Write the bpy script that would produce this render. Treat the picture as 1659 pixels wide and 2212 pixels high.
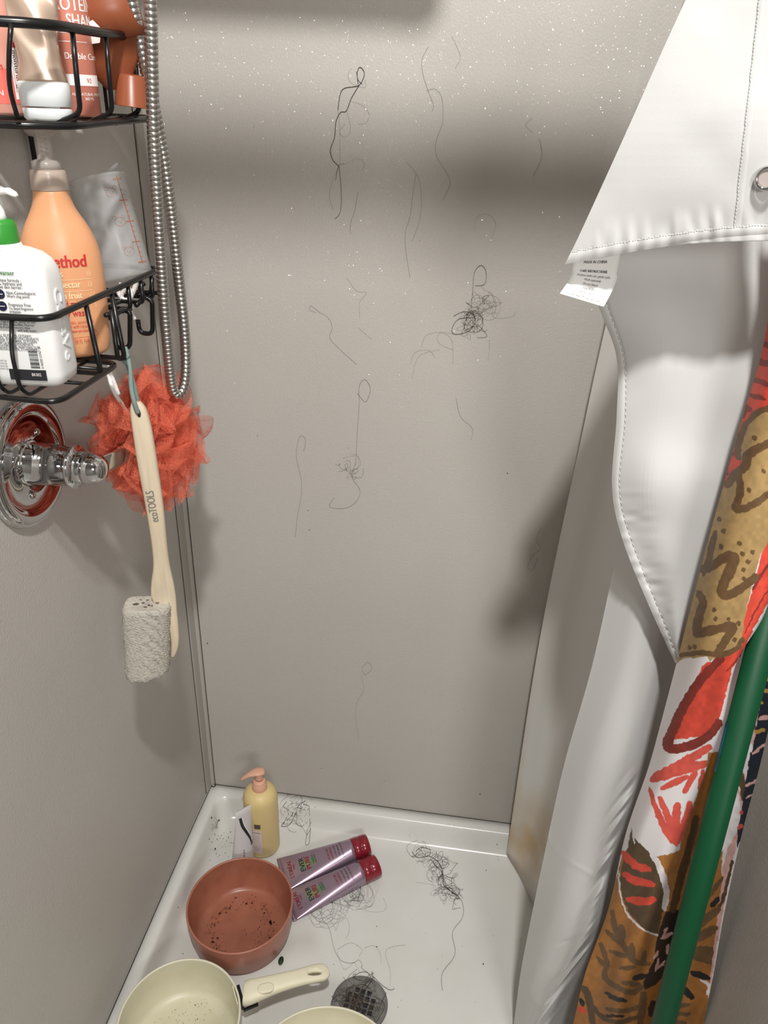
import bpy, bmesh, math, random
import numpy as np
from mathutils import Vector, Matrix
random.seed(7); rng = np.random.RandomState(5)
SC = bpy.context.scene
COL = SC.collection
for _o in list(bpy.data.objects): bpy.data.objects.remove(_o)

# ------------------------------------------------------------------ camera
FPX, W_, H_ = 1650.0, 1659, 2212
CX, CY = 829.5, 1106.0
_p, _y, _r = math.radians(27.71), math.radians(7.02), math.radians(1.99)
CAM = np.array([.531, -1.211, 1.45])
fw = np.array([-math.sin(_y)*math.cos(_p), math.cos(_y)*math.cos(_p), -math.sin(_p)])
_ri = np.array([math.cos(_y), math.sin(_y), 0.]); _up = np.cross(_ri, fw)
rt = math.cos(_r)*_ri + math.sin(_r)*_up; upv = -math.sin(_r)*_ri + math.cos(_r)*_up
cd = bpy.data.cameras.new('camera'); cam = bpy.data.objects.new('camera', cd); COL.objects.link(cam)
cd.sensor_fit = 'HORIZONTAL'; cd.sensor_width = 36.0; cd.lens = 36.0*FPX/W_; cd.clip_start = .02
cam.matrix_world = Matrix(((rt[0], upv[0], -fw[0], CAM[0]), (rt[1], upv[1], -fw[1], CAM[1]), (rt[2], upv[2], -fw[2], CAM[2]), (0, 0, 0, 1)))
SC.camera = cam
# ------------------------------------------------------------------ world, lamps, exposure
wd = bpy.data.worlds.new('world'); SC.world = wd; wd.use_nodes = True
wd.node_tree.nodes['Background'].inputs[0].default_value = (.9, .95, 1, 1)
wd.node_tree.nodes['Background'].inputs[1].default_value = .25
def area(name, loc, target, size, power, color):
    l = bpy.data.lights.new(name, 'AREA'); l.shape = 'DISK'; l.size = size; l.energy = power; l.color = color
    o = bpy.data.objects.new(name, l); COL.objects.link(o); o.location = loc
    o.rotation_euler = (Vector(target)-Vector(loc)).to_track_quat('-Z', 'Y').to_euler(); return o
area('ceiling_lamp_light', (.60, -1.38, 2.50), (.45, -.2, .5), .09, 30, (1, .98, .95))
area('fill_light', (1.25, -2.45, 1.75), (.2, -.3, .7), .5, 17, (1, .98, .95))  # added fill without a visible source, lifts the left and lower walls
SC.view_settings.view_transform = 'Standard'; SC.view_settings.look = 'None'
SC.view_settings.exposure = 0.07; SC.view_settings.gamma = 1.0; SC.view_settings.use_curve_mapping = False

# ------------------------------------------------------------------ geometry helpers
def ray(px, py): return fw + (px-CX)/FPX*rt - (py-CY)/FPX*upv
def on(ax, v, px, py):
    d = ray(px, py); return CAM + d*((v-CAM[ax])/d[ax])
def sstep(a, b, x):
    t = np.clip((x-a)/(b-a), 0, 1); return t*t*(3-2*t)

def tag(o, label=None, cat=None, group=None, kind=None):
    if label: o['label'] = label
    if cat: o['category'] = cat
    if group: o['group'] = group
    if kind: o['kind'] = kind
    return o
def empty(name, loc, label, cat, group=None):
    o = bpy.data.objects.new(name, None); COL.objects.link(o); o.location = loc; o.empty_display_size = .02
    return tag(o, label, cat, group)
def mesh(name, verts, faces, mat, parent=None, smooth=True, mats=None, idx=None):
    me = bpy.data.meshes.new(name)
    off = Vector(parent_world(parent)) if parent else Vector((0, 0, 0))
    me.from_pydata([tuple(Vector(v)-off) for v in verts], [], [tuple(f) for f in faces])
    me.validate()
    bm = bmesh.new(); bm.from_mesh(me); bmesh.ops.recalc_face_normals(bm, faces=bm.faces); bm.to_mesh(me); bm.free(); me.update()
    for m in (mats or [mat]): me.materials.append(m)
    if smooth: me.polygons.foreach_set('use_smooth', [True]*len(me.polygons))
    if idx: me.polygons.foreach_set('material_index', idx[:len(me.polygons)])
    o = bpy.data.objects.new(name, me); COL.objects.link(o)
    if parent: o.parent = parent
    return o
def parent_world(o):
    v = Vector((0, 0, 0))
    while o is not None: v += Vector(o.location); o = o.parent
    return v
class B:   # mesh builder
    def __init__(s): s.v = []; s.f = []
    def add(s, v, f):
        n = len(s.v); s.v += [tuple(p) for p in v]; s.f += [tuple(i+n for i in q) for q in f]; return s
    def loft(s, rings, closed=True, cap0=True, cap1=True):
        n = len(rings[0]); v = [p for r in rings for p in r]; f = []
        for i in range(len(rings)-1):
            for j in range(n if closed else n-1):
                k = (j+1) % n; f.append((i*n+j, i*n+k, (i+1)*n+k, (i+1)*n+j))
        if closed and cap0: f.append(tuple(range(n-1, -1, -1)))
        if closed and cap1: f.append(tuple((len(rings)-1)*n+j for j in range(n)))
        return s.add(v, f)
    def box(s, lo, hi):
        x0, y0, z0 = lo; x1, y1, z1 = hi
        return s.add([(x0,y0,z0),(x1,y0,z0),(x1,y1,z0),(x0,y1,z0),(x0,y0,z1),(x1,y0,z1),(x1,y1,z1),(x0,y1,z1)],
                     [(3,2,1,0),(4,5,6,7),(0,1,5,4),(1,2,6,5),(2,3,7,6),(3,0,4,7)])
    def tube(s, pts, r, n=10, closed=False, caps=True, flat=1.0):
        pts = [Vector(p) for p in pts]; N = len(pts)
        rr = r if hasattr(r, '__len__') else [r]*N
        tn = []
        for i in range(N):
            a = pts[(i-1) % N] if (closed or i > 0) else pts[i]; b = pts[(i+1) % N] if (closed or i < N-1) else pts[i]
            d = b-a; tn.append(d.normalized() if d.length > 1e-9 else Vector((0, 0, 1)))
        u = tn[0].orthogonal().normalized(); rings = []
        for i in range(N):
            u = (u - tn[i]*u.dot(tn[i])); u = u.normalized() if u.length > 1e-6 else tn[i].orthogonal().normalized()
            w = tn[i].cross(u)
            rings.append([pts[i] + u*math.cos(2*math.pi*k/n)*rr[i] + w*math.sin(2*math.pi*k/n)*rr[i]*flat for k in range(n)])
        if closed: rings.append(rings[0])
        return s.loft(rings, True, caps and not closed, caps and not closed)
    def build(s, name, mat, parent=None, smooth=True):
        o = mesh(name, s.v, s.f, mat, parent, smooth)
        if 'lettering' in name or name in ('scale_marks', 'label_name', 'band_number', 'pores'): o['kind'] = 'stuff'
        return o
def smoothpath(pts, k=6, closed=False):
    P = [np.array(p, float) for p in pts]; n = len(P); out = []
    for i in range(n if closed else n-1):
        if closed: a, b, c, d = P[(i-1) % n], P[i], P[(i+1) % n], P[(i+2) % n]
        else: a, b, c, d = P[max(i-1, 0)], P[i], P[i+1], P[min(i+2, n-1)]
        for j in range(k):
            t = j/k
            out.append(.5*((2*b)+(c-a)*t+(2*a-5*b+4*c-d)*t*t+(-a+3*b-3*c+d)*t**3))
    if not closed: out.append(P[-1])
    return out
def fillet(pts, r, closed=False, k=5):   # round the corners of a polyline
    P = [Vector(p) for p in pts]; n = len(P); out = []
    for i in range(n):
        if not closed and i in (0, n-1): out.append(P[i]); continue
        a, b, c = P[(i-1) % n], P[i], P[(i+1) % n]
        ra = min(r, (a-b).length*.45, (c-b).length*.45)
        p, q = b+(a-b).normalized()*ra, b+(c-b).normalized()*ra
        for j in range(k+1):
            t = j/k; out.append(p*(1-t)**2 + b*2*t*(1-t) + q*t*t)
    return out
def sellipse(c, U, V, a, b, n=2.0, seg=40):
    c, U, V = Vector(c), Vector(U), Vector(V); o = []
    for k in range(seg):
        t = 2*math.pi*k/seg; ct, st = math.cos(t), math.sin(t)
        o.append(c + U*(a*math.copysign(abs(ct)**(2/n), ct)) + V*(b*math.copysign(abs(st)**(2/n), st)))
    return o
def lathe(bl, base, axis, prof, seg=40, U=None):
    axis = Vector(axis).normalized(); U = Vector(U) if U else axis.orthogonal().normalized(); V = axis.cross(U)
    base = Vector(base)
    return bl.loft([sellipse(base+axis*z, U, V, max(r, 1e-5), max(r, 1e-5), 2, seg) for r, z in prof])
def bevelmod(o, w, seg=3):
    m = o.modifiers.new('bevel', 'BEVEL'); m.width = w; m.segments = seg; m.limit_method = 'ANGLE'; return o
def solid(o, t):
    m = o.modifiers.new('solid', 'SOLIDIFY'); m.thickness = t; m.offset = 0; return o
def text_geo(s, size=1.0, align='LEFT', space=1.0):
    c = bpy.data.curves.new('t', 'FONT'); c.body = s; c.size = size; c.align_x = align; c.resolution_u = 3; c.space_character = space
    o = bpy.data.objects.new('t', c); COL.objects.link(o)
    dg = bpy.context.evaluated_depsgraph_get(); dg.update()
    me = o.evaluated_get(dg).to_mesh(); v = [tuple(q.co) for q in me.vertices]; f = [tuple(p.vertices) for p in me.polygons]
    o.evaluated_get(dg).to_mesh_clear(); bpy.data.objects.remove(o); bpy.data.curves.remove(c)
    return v, f
def text(bl, s, size, fn, x=0, y=0, align='LEFT', bold=0, sx=1.0, space=1.0):
    v, f = text_geo(s, size, align, space)
    for dx in ([0] if not bold else [-bold, 0, bold]):
        bl.add([fn(x+sx*a+dx, y+b) for a, b, _ in v], f)
def plane_fn(o, U, V, off=0.0):
    o, U, V = Vector(o), Vector(U).normalized(), Vector(V).normalized(); N = U.cross(V)
    return lambda x, y: o + U*x + V*y + N*off
def rect(bl, fn, x0, y0, x1, y1, n=8):
    v = []; f = []
    for i in range(n+1):
        x = x0+(x1-x0)*i/n; v += [fn(x, y0), fn(x, y1)]
    for i in range(n): f.append((2*i, 2*i+2, 2*i+3, 2*i+1))
    bl.add(v, f)
def disc(bl, fn, cx, cy, r, n=20, ry=None):
    v = [fn(cx+r*math.cos(2*math.pi*k/n), cy+(ry or r)*math.sin(2*math.pi*k/n)) for k in range(n)]; bl.add(v, [tuple(range(n))])
def line2(bl, fn, pts, w, closed=False):
    pts = [np.array(p, float) for p in pts]
    if closed: pts = pts+[pts[0]]
    v = []; f = []
    for i, p in enumerate(pts):
        d = pts[min(i+1, len(pts)-1)]-pts[max(i-1, 0)]; d = d/(np.linalg.norm(d)+1e-12); n = np.array([-d[1], d[0]])*w/2
        v += [fn(*(p+n)), fn(*(p-n))]
    for i in range(len(pts)-1): f.append((2*i, 2*i+1, 2*i+3, 2*i+2))
    bl.add(v, f)

# ------------------------------------------------------------------ materials
def mat(name, col, rough=.5, metal=0, bump=None, spec=.5, coat=0, alpha=1, trans=0, sss=0, var=None, aniso=None, ior=1.45, sheen=0):
    m = bpy.data.materials.new(name); m.use_nodes = True; nt = m.node_tree; b = nt.nodes['Principled BSDF']
    b.inputs['Base Color'].default_value = (*col, 1); b.inputs['Roughness'].default_value = rough; b.inputs['Metallic'].default_value = metal
    b.inputs['Specular IOR Level'].default_value = spec; b.inputs['Coat Weight'].default_value = coat
    b.inputs['Transmission Weight'].default_value = trans; b.inputs['Alpha'].default_value = alpha; b.inputs['IOR'].default_value = ior
    if sss: b.inputs['Subsurface Weight'].default_value = sss; b.inputs['Subsurface Scale'].default_value = .01
    if sheen: b.inputs['Sheen Weight'].default_value = sheen
    L = nt.links.new; N = nt.nodes.new
    tc = N('ShaderNodeTexCoord')
    def noise(scale, det=3, stretch=None):
        t = N('ShaderNodeTexNoise'); t.inputs['Scale'].default_value = scale; t.inputs['Detail'].default_value = det
        mp = N('ShaderNodeMapping'); mp.inputs['Scale'].default_value = stretch or (1, 1, 1)
        L(tc.outputs['Object'], mp.inputs[0]); L(mp.outputs[0], t.inputs['Vector']); return t
    if var:      # (colour2, scale, lo, hi[, stretch])
        t = noise(var[1], 5, var[4] if len(var) > 4 else None); r = N('ShaderNodeValToRGB'); r.color_ramp.elements[0].position = var[2]; r.color_ramp.elements[1].position = var[3]
        r.color_ramp.elements[0].color = (*col, 1); r.color_ramp.elements[1].color = (*var[0], 1)
        L(t.outputs['Fac'], r.inputs[0]); L(r.outputs[0], b.inputs['Base Color'])
    if bump:     # (scale, strength, dist[, stretch])
        t = noise(bump[0], 2, bump[3] if len(bump) > 3 else None); bn = N('ShaderNodeBump'); bn.inputs['Strength'].default_value = bump[1]; bn.inputs['Distance'].default_value = bump[2]
        L(t.outputs['Fac'], bn.inputs['Height']); L(bn.outputs[0], b.inputs['Normal'])
    m['n'] = 1
    return m
M = {}
M['wall'] = mat('wall_laminate', (.50, .475, .44), .40, bump=(430, .55, .0010, (1, 1, .65)), spec=.3, coat=.13, var=((.455, .428, .395), 2.2, .3, .8))
def _glitter(m):      # pebbled clear top layer: tiny facets that break the lamp's reflection into glints
    nt = m.node_tree; b = nt.nodes['Principled BSDF']; N = nt.nodes.new; L = nt.links.new
    tc = N('ShaderNodeTexCoord'); v = N('ShaderNodeTexVoronoi'); v.inputs['Scale'].default_value = 1050; L(tc.outputs['Object'], v.inputs['Vector'])
    sb = N('ShaderNodeVectorMath'); sb.operation = 'SUBTRACT'; sb.inputs[1].default_value = (.5, .5, .5); L(v.outputs['Color'], sb.inputs[0])
    sc = N('ShaderNodeVectorMath'); sc.operation = 'SCALE'; sc.inputs['Scale'].default_value = .80; L(sb.outputs[0], sc.inputs[0])
    ge = N('ShaderNodeNewGeometry'); ad = N('ShaderNodeVectorMath'); ad.operation = 'ADD'; L(ge.outputs['Normal'], ad.inputs[0]); L(sc.outputs[0], ad.inputs[1])
    no = N('ShaderNodeVectorMath'); no.operation = 'NORMALIZE'; L(ad.outputs[0], no.inputs[0]); L(no.outputs[0], b.inputs['Coat Normal'])
    b.inputs['Coat Roughness'].default_value = .10
_glitter(M['wall'])
M['trim'] = mat('corner_trim', (.42, .39, .355), .4, bump=(500, .2, .0006))
M['gap'] = mat('dark_gap', (.03, .026, .022), .8)
M['pan'] = mat('acrylic_pan', (.71, .71, .68), .22, spec=.5, bump=(600, .08, .0004), var=((.66, .655, .62), 6, .45, .75))
M['paint'] = mat('room_paint', (.40, .39, .37), .7)
M['tile'] = mat('room_floor', (.45, .43, .40), .5, bump=(60, .2, .001))
M['chrome'] = mat('chrome', (.62, .62, .63), .05, 1)
M['steel'] = mat('hose_steel', (.50, .49, .47), .30, 1)
M['drainsteel'] = mat('drain_steel', (.33, .33, .32), .42, .7, bump=(150, .25, .0006), var=((.19, .19, .185), 40, .35, .8))
M['black'] = mat('black_coated_wire', (.006, .006, .006), .28, spec=.5)
M['hair'] = mat('dark_hair', (.018, .013, .011), .6)
M['hairfine'] = mat('fine_hair', (.13, .10, .08), .7)
M['dirt'] = mat('dirt', (.02, .016, .012), .9)
M['white'] = mat('white_plastic', (.80, .80, .79), .3, sss=.05)
M['whitecap'] = mat('cap_white', (.74, .77, .78), .4)
M['green'] = mat('green_collar', (.035, .27, .035), .35)
M['ink'] = mat('black_ink', (.02, .02, .025), .5)
M['inkgrey'] = mat('grey_ink', (.16, .16, .17), .5)
M['inkgreen'] = mat('green_ink', (.03, .22, .06), .5)
M['navy'] = mat('navy_ink', (.008, .012, .04), .5)
M['inkred'] = mat('red_ink', (.55, .03, .03), .5)
M['inkcream'] = mat('cream_ink', (.95, .72, .45), .5)
M['inkwhite'] = mat('white_ink', (.85, .8, .78), .5)
M['orange'] = mat('orange_bottle', (.70, .345, .175), .33, sss=.1)
M['salmon'] = mat('salmon_bottle', (.56, .20, .14), .4)
M['peach'] = mat('peach_bottle', (.70, .34, .27), .35)
M['brown'] = mat('brown_bottle', (.27, .075, .032), .35)
M['coral'] = mat('coral_label', (.70, .13, .10), .45)
M['rosegold'] = mat('rose_gold_foil', (.72, .55, .44), .34, .75)
M['wood'] = mat('bleached_wood', (.66, .56, .42), .5, var=((.57, .46, .32), 30, .35, .8, (6, 6, .5)), bump=(200, .15, .0005, (3, 3, .3)))
M['woodshade'] = mat('wood_facet', (.60, .50, .37), .5, var=((.54, .43, .30), 30, .35, .8, (6, 6, .5)))
M['greycord'] = mat('grey_green_cord', (.20, .27, .25), .8, bump=(900, .5, .001))
M['whitecord'] = mat('white_cord', (.80, .77, .75), .7, bump=(900, .6, .001))
M['terracotta'] = mat('terracotta_coating', (.37, .135, .082), .30, bump=(700, .1, .0003), var=((.28, .098, .058), 28, .45, .8))
M['terraout'] = mat('terracotta_outer', (.42, .165, .11), .35)
M['cream'] = mat('cream_coating', (.66, .63, .47), .35, var=((.60, .56, .40), 20, .4, .85))
M['creamrim'] = mat('cream_enamel', (.74, .70, .56), .35)
M['creamhandle'] = mat('cream_handle', (.80, .75, .57), .5, bump=(900, .15, .0003))
M['yellow'] = mat('yellow_bottle', (.73, .57, .27), .42, sss=.05)
M['pinkpump'] = mat('pink_pump', (.72, .40, .28), .42)
M['tubewhite'] = mat('pale_grey_tube', (.62, .60, .60), .38)
M['lilac'] = mat('lilac_foil', (.40, .30, .38), .26, .65)
M['crimson'] = mat('crimson_cap', (.24, .012, .024), .22, coat=.3)
M['holo'] = mat('holographic_foil', (.45, .42, .22), .25, .6, var=((.12, .32, .25), 60, .3, .7))
M['liner'] = mat('white_fabric', (.60, .60, .59), .62, bump=(1400, .12, .0004), sheen=.2)
M['greenpole'] = mat('green_pole', (.002, .060, .022), .5, spec=.3)
M['blue'] = mat('blue_label', (.01, .12, .22), .5)
M['leaf'] = mat('leaf_green', (.015, .04, .015), .5)
M['tagm'] = mat('tag_satin', (.86, .86, .84), .5)
def netmat(name, col, dens):
    m = bpy.data.materials.new(name); m.use_nodes = True; nt = m.node_tree; nt.nodes.clear(); N = nt.nodes.new; L = nt.links.new
    out = N('ShaderNodeOutputMaterial'); mix = N('ShaderNodeMixShader'); tr = N('ShaderNodeBsdfTransparent')
    df = N('ShaderNodeBsdfDiffuse'); df.inputs[0].default_value = (*col, 1); tl = N('ShaderNodeBsdfTranslucent'); tl.inputs[0].default_value = (*col, 1)
    m2 = N('ShaderNodeMixShader'); m2.inputs[0].default_value = .4; L(df.outputs[0], m2.inputs[1]); L(tl.outputs[0], m2.inputs[2])
    tc = N('ShaderNodeTexCoord'); w = N('ShaderNodeTexVoronoi'); w.feature = 'DISTANCE_TO_EDGE'; w.inputs['Scale'].default_value = 620; L(tc.outputs['Object'], w.inputs['Vector'])
    lt = N('ShaderNodeMath'); lt.operation = 'LESS_THAN'; lt.inputs[1].default_value = .10; L(w.outputs['Distance'], lt.inputs[0])
    ma = N('ShaderNodeMath'); ma.operation = 'MULTIPLY_ADD'; ma.inputs[1].default_value = .55; ma.inputs[2].default_value = dens; ma.use_clamp = True; L(lt.outputs[0], ma.inputs[0])
    L(ma.outputs[0], mix.inputs[0]); L(tr.outputs[0], mix.inputs[1]); L(m2.outputs[0], mix.inputs[2]); L(mix.outputs[0], out.inputs[0]); return m
M['net'] = netmat('coral_netting', (.98, .27, .17), .12)
def clearmat(name, col, fac, rough=.25):
    m = bpy.data.materials.new(name); m.use_nodes = True; nt = m.node_tree; b = nt.nodes['Principled BSDF']; N = nt.nodes.new; L = nt.links.new
    b.inputs['Base Color'].default_value = (*col, 1); b.inputs['Roughness'].default_value = rough
    tr = N('ShaderNodeBsdfTransparent'); mx = N('ShaderNodeMixShader'); mx.inputs[0].default_value = fac
    L(tr.outputs[0], mx.inputs[1]); L(b.outputs[0], mx.inputs[2]); L(mx.outputs[0], nt.nodes['Material Output'].inputs[0]); return m
M['clear'] = clearmat('frosted_plastic', (.60, .60, .60), .30)
M['clearpump'] = clearmat('clear_pump', (.66, .60, .55), .36)
M['clearcollar'] = clearmat('clear_collar', (.62, .50, .42), .62)
def loofahmat():
    m = mat('loofah', (.70, .66, .55), .9); nt = m.node_tree; b = nt.nodes['Principled BSDF']; N = nt.nodes.new; L = nt.links.new
    tc = N('ShaderNodeTexCoord'); mp = N('ShaderNodeMapping'); mp.inputs['Scale'].default_value = (1, 1, 2.2); mp.inputs['Rotation'].default_value = (.4, .5, 0)
    v = N('ShaderNodeTexVoronoi'); v.inputs['Scale'].default_value = 260; v.feature = 'DISTANCE_TO_EDGE'; n = N('ShaderNodeTexNoise'); n.inputs['Scale'].default_value = 90
    mx = N('ShaderNodeMixRGB'); mx.inputs[0].default_value = .02; L(tc.outputs['Object'], mp.inputs[0]); L(mp.outputs[0], mx.inputs[1]); L(n.outputs['Color'], mx.inputs[2]); L(mx.outputs[0], v.inputs['Vector'])
    bp = N('ShaderNodeBump'); bp.inputs['Strength'].default_value = .8; bp.inputs['Distance'].default_value = .002; L(v.outputs['Distance'], bp.inputs['Height']); bp.invert = True; L(bp.outputs[0], b.inputs['Normal'])
    r = N('ShaderNodeValToRGB'); r.color_ramp.elements[0].color = (.96, .91, .81, 1); r.color_ramp.elements[1].color = (.62, .55, .43, 1); r.color_ramp.elements[1].position = .45
    L(v.outputs['Distance'], r.inputs[0]); L(r.outputs[0], b.inputs['Base Color']); return m
M['loofah'] = loofahmat()
def stainmat():      # old liner: soap-scum stain low down on its leading edge
    m = mat('stained_liner', (.66, .65, .62), .42); nt = m.node_tree; b = nt.nodes['Principled BSDF']; N = nt.nodes.new; L = nt.links.new
    a = N('ShaderNodeAttribute'); a.attribute_name = 'stain'; n = N('ShaderNodeTexNoise'); n.inputs['Scale'].default_value = 14; tc = N('ShaderNodeTexCoord'); L(tc.outputs['Object'], n.inputs['Vector'])
    mu = N('ShaderNodeMath'); mu.operation = 'MULTIPLY'; L(a.outputs['Fac'], mu.inputs[0]); L(n.outputs['Fac'], mu.inputs[1])
    m2 = N('ShaderNodeMath'); m2.operation = 'MULTIPLY'; m2.inputs[1].default_value = 1.7; m2.use_clamp = True; L(mu.outputs[0], m2.inputs[0])
    mx = N('ShaderNodeMixRGB'); mx.inputs[1].default_value = (.66, .65, .62, 1); mx.inputs[2].default_value = (.50, .36, .20, 1); L(m2.outputs[0], mx.inputs[0]); L(mx.outputs[0], b.inputs['Base Color']); return m
M['stained'] = stainmat()
def printmat():
    m = mat('printed_fabric', (.8, .8, .8), .55, bump=(1400, .1, .0004)); nt = m.node_tree; b = nt.nodes['Principled BSDF']
    a = nt.nodes.new('ShaderNodeAttribute'); a.attribute_name = 'print'; nt.links.new(a.outputs['Color'], b.inputs['Base Color']); return m
M['print'] = printmat()

# ------------------------------------------------------------------ room shell
SW, SD, ZS = .914, .82, .06       # stall width, depth, height of the seam above the pan floor
def struct(name, bl, m, smooth=False): return tag(bl.build(name, m, None, smooth), kind='structure')
struct('wall_back', B().box((-.1, .0, -.05), (1.0, .08, 2.7)), M['wall'])
struct('wall_left', B().box((-.1, -.90, -.05), (0, .0, 2.7)), M['wall'])
struct('wall_right', B().box((SW, -.90, -.05), (1.0, .0, 2.7)), M['wall'])
struct('ceiling', B().box((-.6, -2.7, 2.7), (2.0, .08, 2.78)), M['paint'])
struct('wall_front', B().box((-.6, -2.78, -.1), (2.0, -2.7, 2.7)), M['paint'])
struct('wall_outer_left', B().box((-.6, -2.7, -.1), (-.5, -.9, 2.7)).box((-.5, -.9, -.1), (-.1, -.82, 2.7)), M['paint'])
struct('wall_outer_right', B().box((1.9, -2.7, -.1), (2.0, -.9, 2.7)).box((1.0, -.9, -.1), (1.9, -.82, 2.7)), M['paint'])
struct('floor', B().box((-.6, -2.7, -.1), (2.0, -.86, -.05)), M['tile'])
# corner moulding: a flat quarter strip with two dark seams
t1 = B().loft([[(0, -.030, z), (.0035, -.030, z), (.0045, -.0065, z), (.0085, -.0035, z), (.0105, 0, z), (0, 0, z)] for z in (ZS, 2.7)])
trim = struct('trim_1', t1, M['trim'])
B().box((0, -.0312, ZS), (.0009, -.030, 2.69)).build('seam', M['gap'], trim, False); B().box((.0105, -.0009, ZS), (.0117, 0, 2.69)).build('seam', M['gap'], trim, False)

# shower pan
DR = (.418, -.402)
def rrect(x0, x1, y0, y1, r, z, k=10):
    o = []
    for cx, cy, a0 in ((x1-r, y1-r, 0), (x0+r, y1-r, 90), (x0+r, y0+r, 180), (x1-r, y0+r, 270)):
        for j in range(k+1):
            a = math.radians(a0+90*j/k); o.append((cx+r*math.cos(a), cy+r*math.sin(a), z))
    return o
PROF = [(0, .060), (.0, .0605), (.018, .0600), (.0245, .0592), (.028, .0570), (.031, .052), (.0355, .040), (.040, .028), (.045, .0185), (.051, .0135), (.060, .0108), (.08, .0095), (.12, .009)]
def pan_z(x, y):
    d = min(x, -y, SW-x)
    if d < .12: return float(np.interp(d, [p[0] for p in PROF[1:]], [p[1] for p in PROF[1:]]))
    return .009-.006*max(0, 1-math.hypot(x-DR[0], y-DR[1])/.3)
rings = [rrect(.0, SW, -SD, -.0, .004, -.03)]
for d, z in PROF[1:]:
    rings.append(rrect(d*.93, SW-d, -SD+d, -d, .006+d*.75, z))
last = rings[-1]
for t in np.linspace(.15, 1, 8):
    ring = []
    for (x, y, z) in last:
        a = math.atan2(y-DR[1], x-DR[0]); cx, cy = DR[0]+.05*math.cos(a), DR[1]+.05*math.sin(a)
        ring.append((x+(cx-x)*t, y+(cy-y)*t, .009-.0055*t))
    rings.append(ring)
rings = [rings[0]] + rings[1:]
pan = tag(B().loft(rings, True, False, True).build('shower_pan', M['pan']), 'white acrylic shower pan with raised coved rim', 'shower pan')
cb = B().box((0, -.90, -.05), (SW, -SD, .09)); bevelmod(cb.build('curb', M['pan'], pan, False), .012)
ck = B()
ck.tube(smoothpath([(.004, -SD, ZS), (.002, -.5, ZS+.0004), (.003, -.06, ZS), (.012, -.008, ZS+.001), (.06, -.0015, ZS), (.5, -.001, ZS), (SW, -.001, ZS)], 8), .0011, 6)
ck.build('dark_joint', M['gap'], pan)

# drain with square grid
dr = empty('shower_drain', (DR[0], DR[1], .0035), 'round metal drain with square holes clogged by dark hair in the pan floor', 'drain')
b = B(); R = .0515; n = 48; hs = .0041; pitch = .0112
cells = []
for i in range(-2, 3):
    for j in range(-2, 3):
        if abs(i)+abs(j) < 4: cells.append((i*pitch, j*pitch))
rot = math.radians(-8)
b.loft([[(DR[0]+r*math.cos(2*math.pi*k/n), DR[1]+r*math.sin(2*math.pi*k/n), z) for k in range(n)] for r, z in ((R, .003), (R, .0052), (R-.002, .0062), (R-.012, .0060), (.001, .0058))])
plate = b.build('plate', M['drainsteel'], dr)
def rp(x, y): return DR[0]+x*math.cos(rot)-y*math.sin(rot), DR[1]+x*math.sin(rot)+y*math.cos(rot)
for (x, y) in cells:
    b = B(); q = [rp(x+a*hs, y+c*hs) for a, c in ((-1, -1), (1, -1), (1, 1), (-1, 1))]; q2 = [rp(x+a*hs*.85, y+c*hs*.85) for a, c in ((-1, -1), (1, -1), (1, 1), (-1, 1))]
    b.loft([[(*p, .0058) for p in q], [(*p, .0065) for p in q], [(*p, .0065) for p in q2], [(*p, .0063) for p in q2]], True, False, True)
    b.build('grate_hole', M['ink'], dr, False)
for s in (-1, 1): lathe(B(), (DR[0]+s*.040, DR[1], .0058), (0, 0, 1), [(.003, 0), (.003, .0008), (.002, .0013), (.0005, .0009)], 16).build('screw', M['drainsteel'], dr)

# ------------------------------------------------------------------ curtains
def rowpts(ctrl, ncol):      # ctrl: list of (px, y) -> smooth resample on equal px spacing
    xs = [c[0] for c in ctrl]; ys = [c[1] for c in ctrl]
    pts = smoothpath([(a, c) for a, c in ctrl], 12); X = np.array([p[0] for p in pts]); Y = np.array([p[1] for p in pts])
    s = np.concatenate([[0], np.cumsum(np.hypot(np.diff(X), np.diff(Y)*900))]); t = np.linspace(0, s[-1], ncol)
    return np.interp(t, s, X), np.interp(t, s, Y)
def sheet(rows, ncol, nrow, extra=None):
    # rows: list of (py, ctrl); every row has the same number of controls. returns PX, PY, P(3D)
    py = np.array([r[0] for r in rows], float); K = len(rows[0][1])
    C = np.array([[list(c) if len(c) == 3 else [c[0], c[1], 0] for c in r[1]] for r in rows], float)
    T = np.linspace(py[0], py[-1], nrow)
    def interp(vals):
        pts = smoothpath([(a, v) for a, v in zip(py, vals)], 10); A = np.array([p[0] for p in pts]); V = np.array([p[1] for p in pts]); return np.interp(T, A, V)
    G = np.stack([np.stack([interp(C[:, k, c]) for c in range(3)], -1) for k in range(K)], 1)   # nrow,K,3
    PX = np.zeros((nrow, ncol)); Y = np.zeros((nrow, ncol)); DP = np.zeros((nrow, ncol))
    u = np.linspace(0, 1, ncol)
    for i in range(nrow):
        g = G[i]
        pts = np.array(smoothpath(list(g), 10)); s = np.linspace(0, 1, len(pts))
        PX[i] = np.interp(u, s, pts[:, 0]); Y[i] = np.interp(u, s, pts[:, 1]); DP[i] = np.interp(u, s, pts[:, 2])
    PY = np.repeat(T[:, None], ncol, 1)+DP
    if extra is not None: Y = Y + extra(PX, PY, u[None, :], Y)
    D = fw[None, None] + ((PX-CX)/FPX)[..., None]*rt - ((PY-CY)/FPX)[..., None]*upv
    P = CAM + D*((Y-CAM[1])/D[..., 1])[..., None]
    return PX, PY, P
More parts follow.
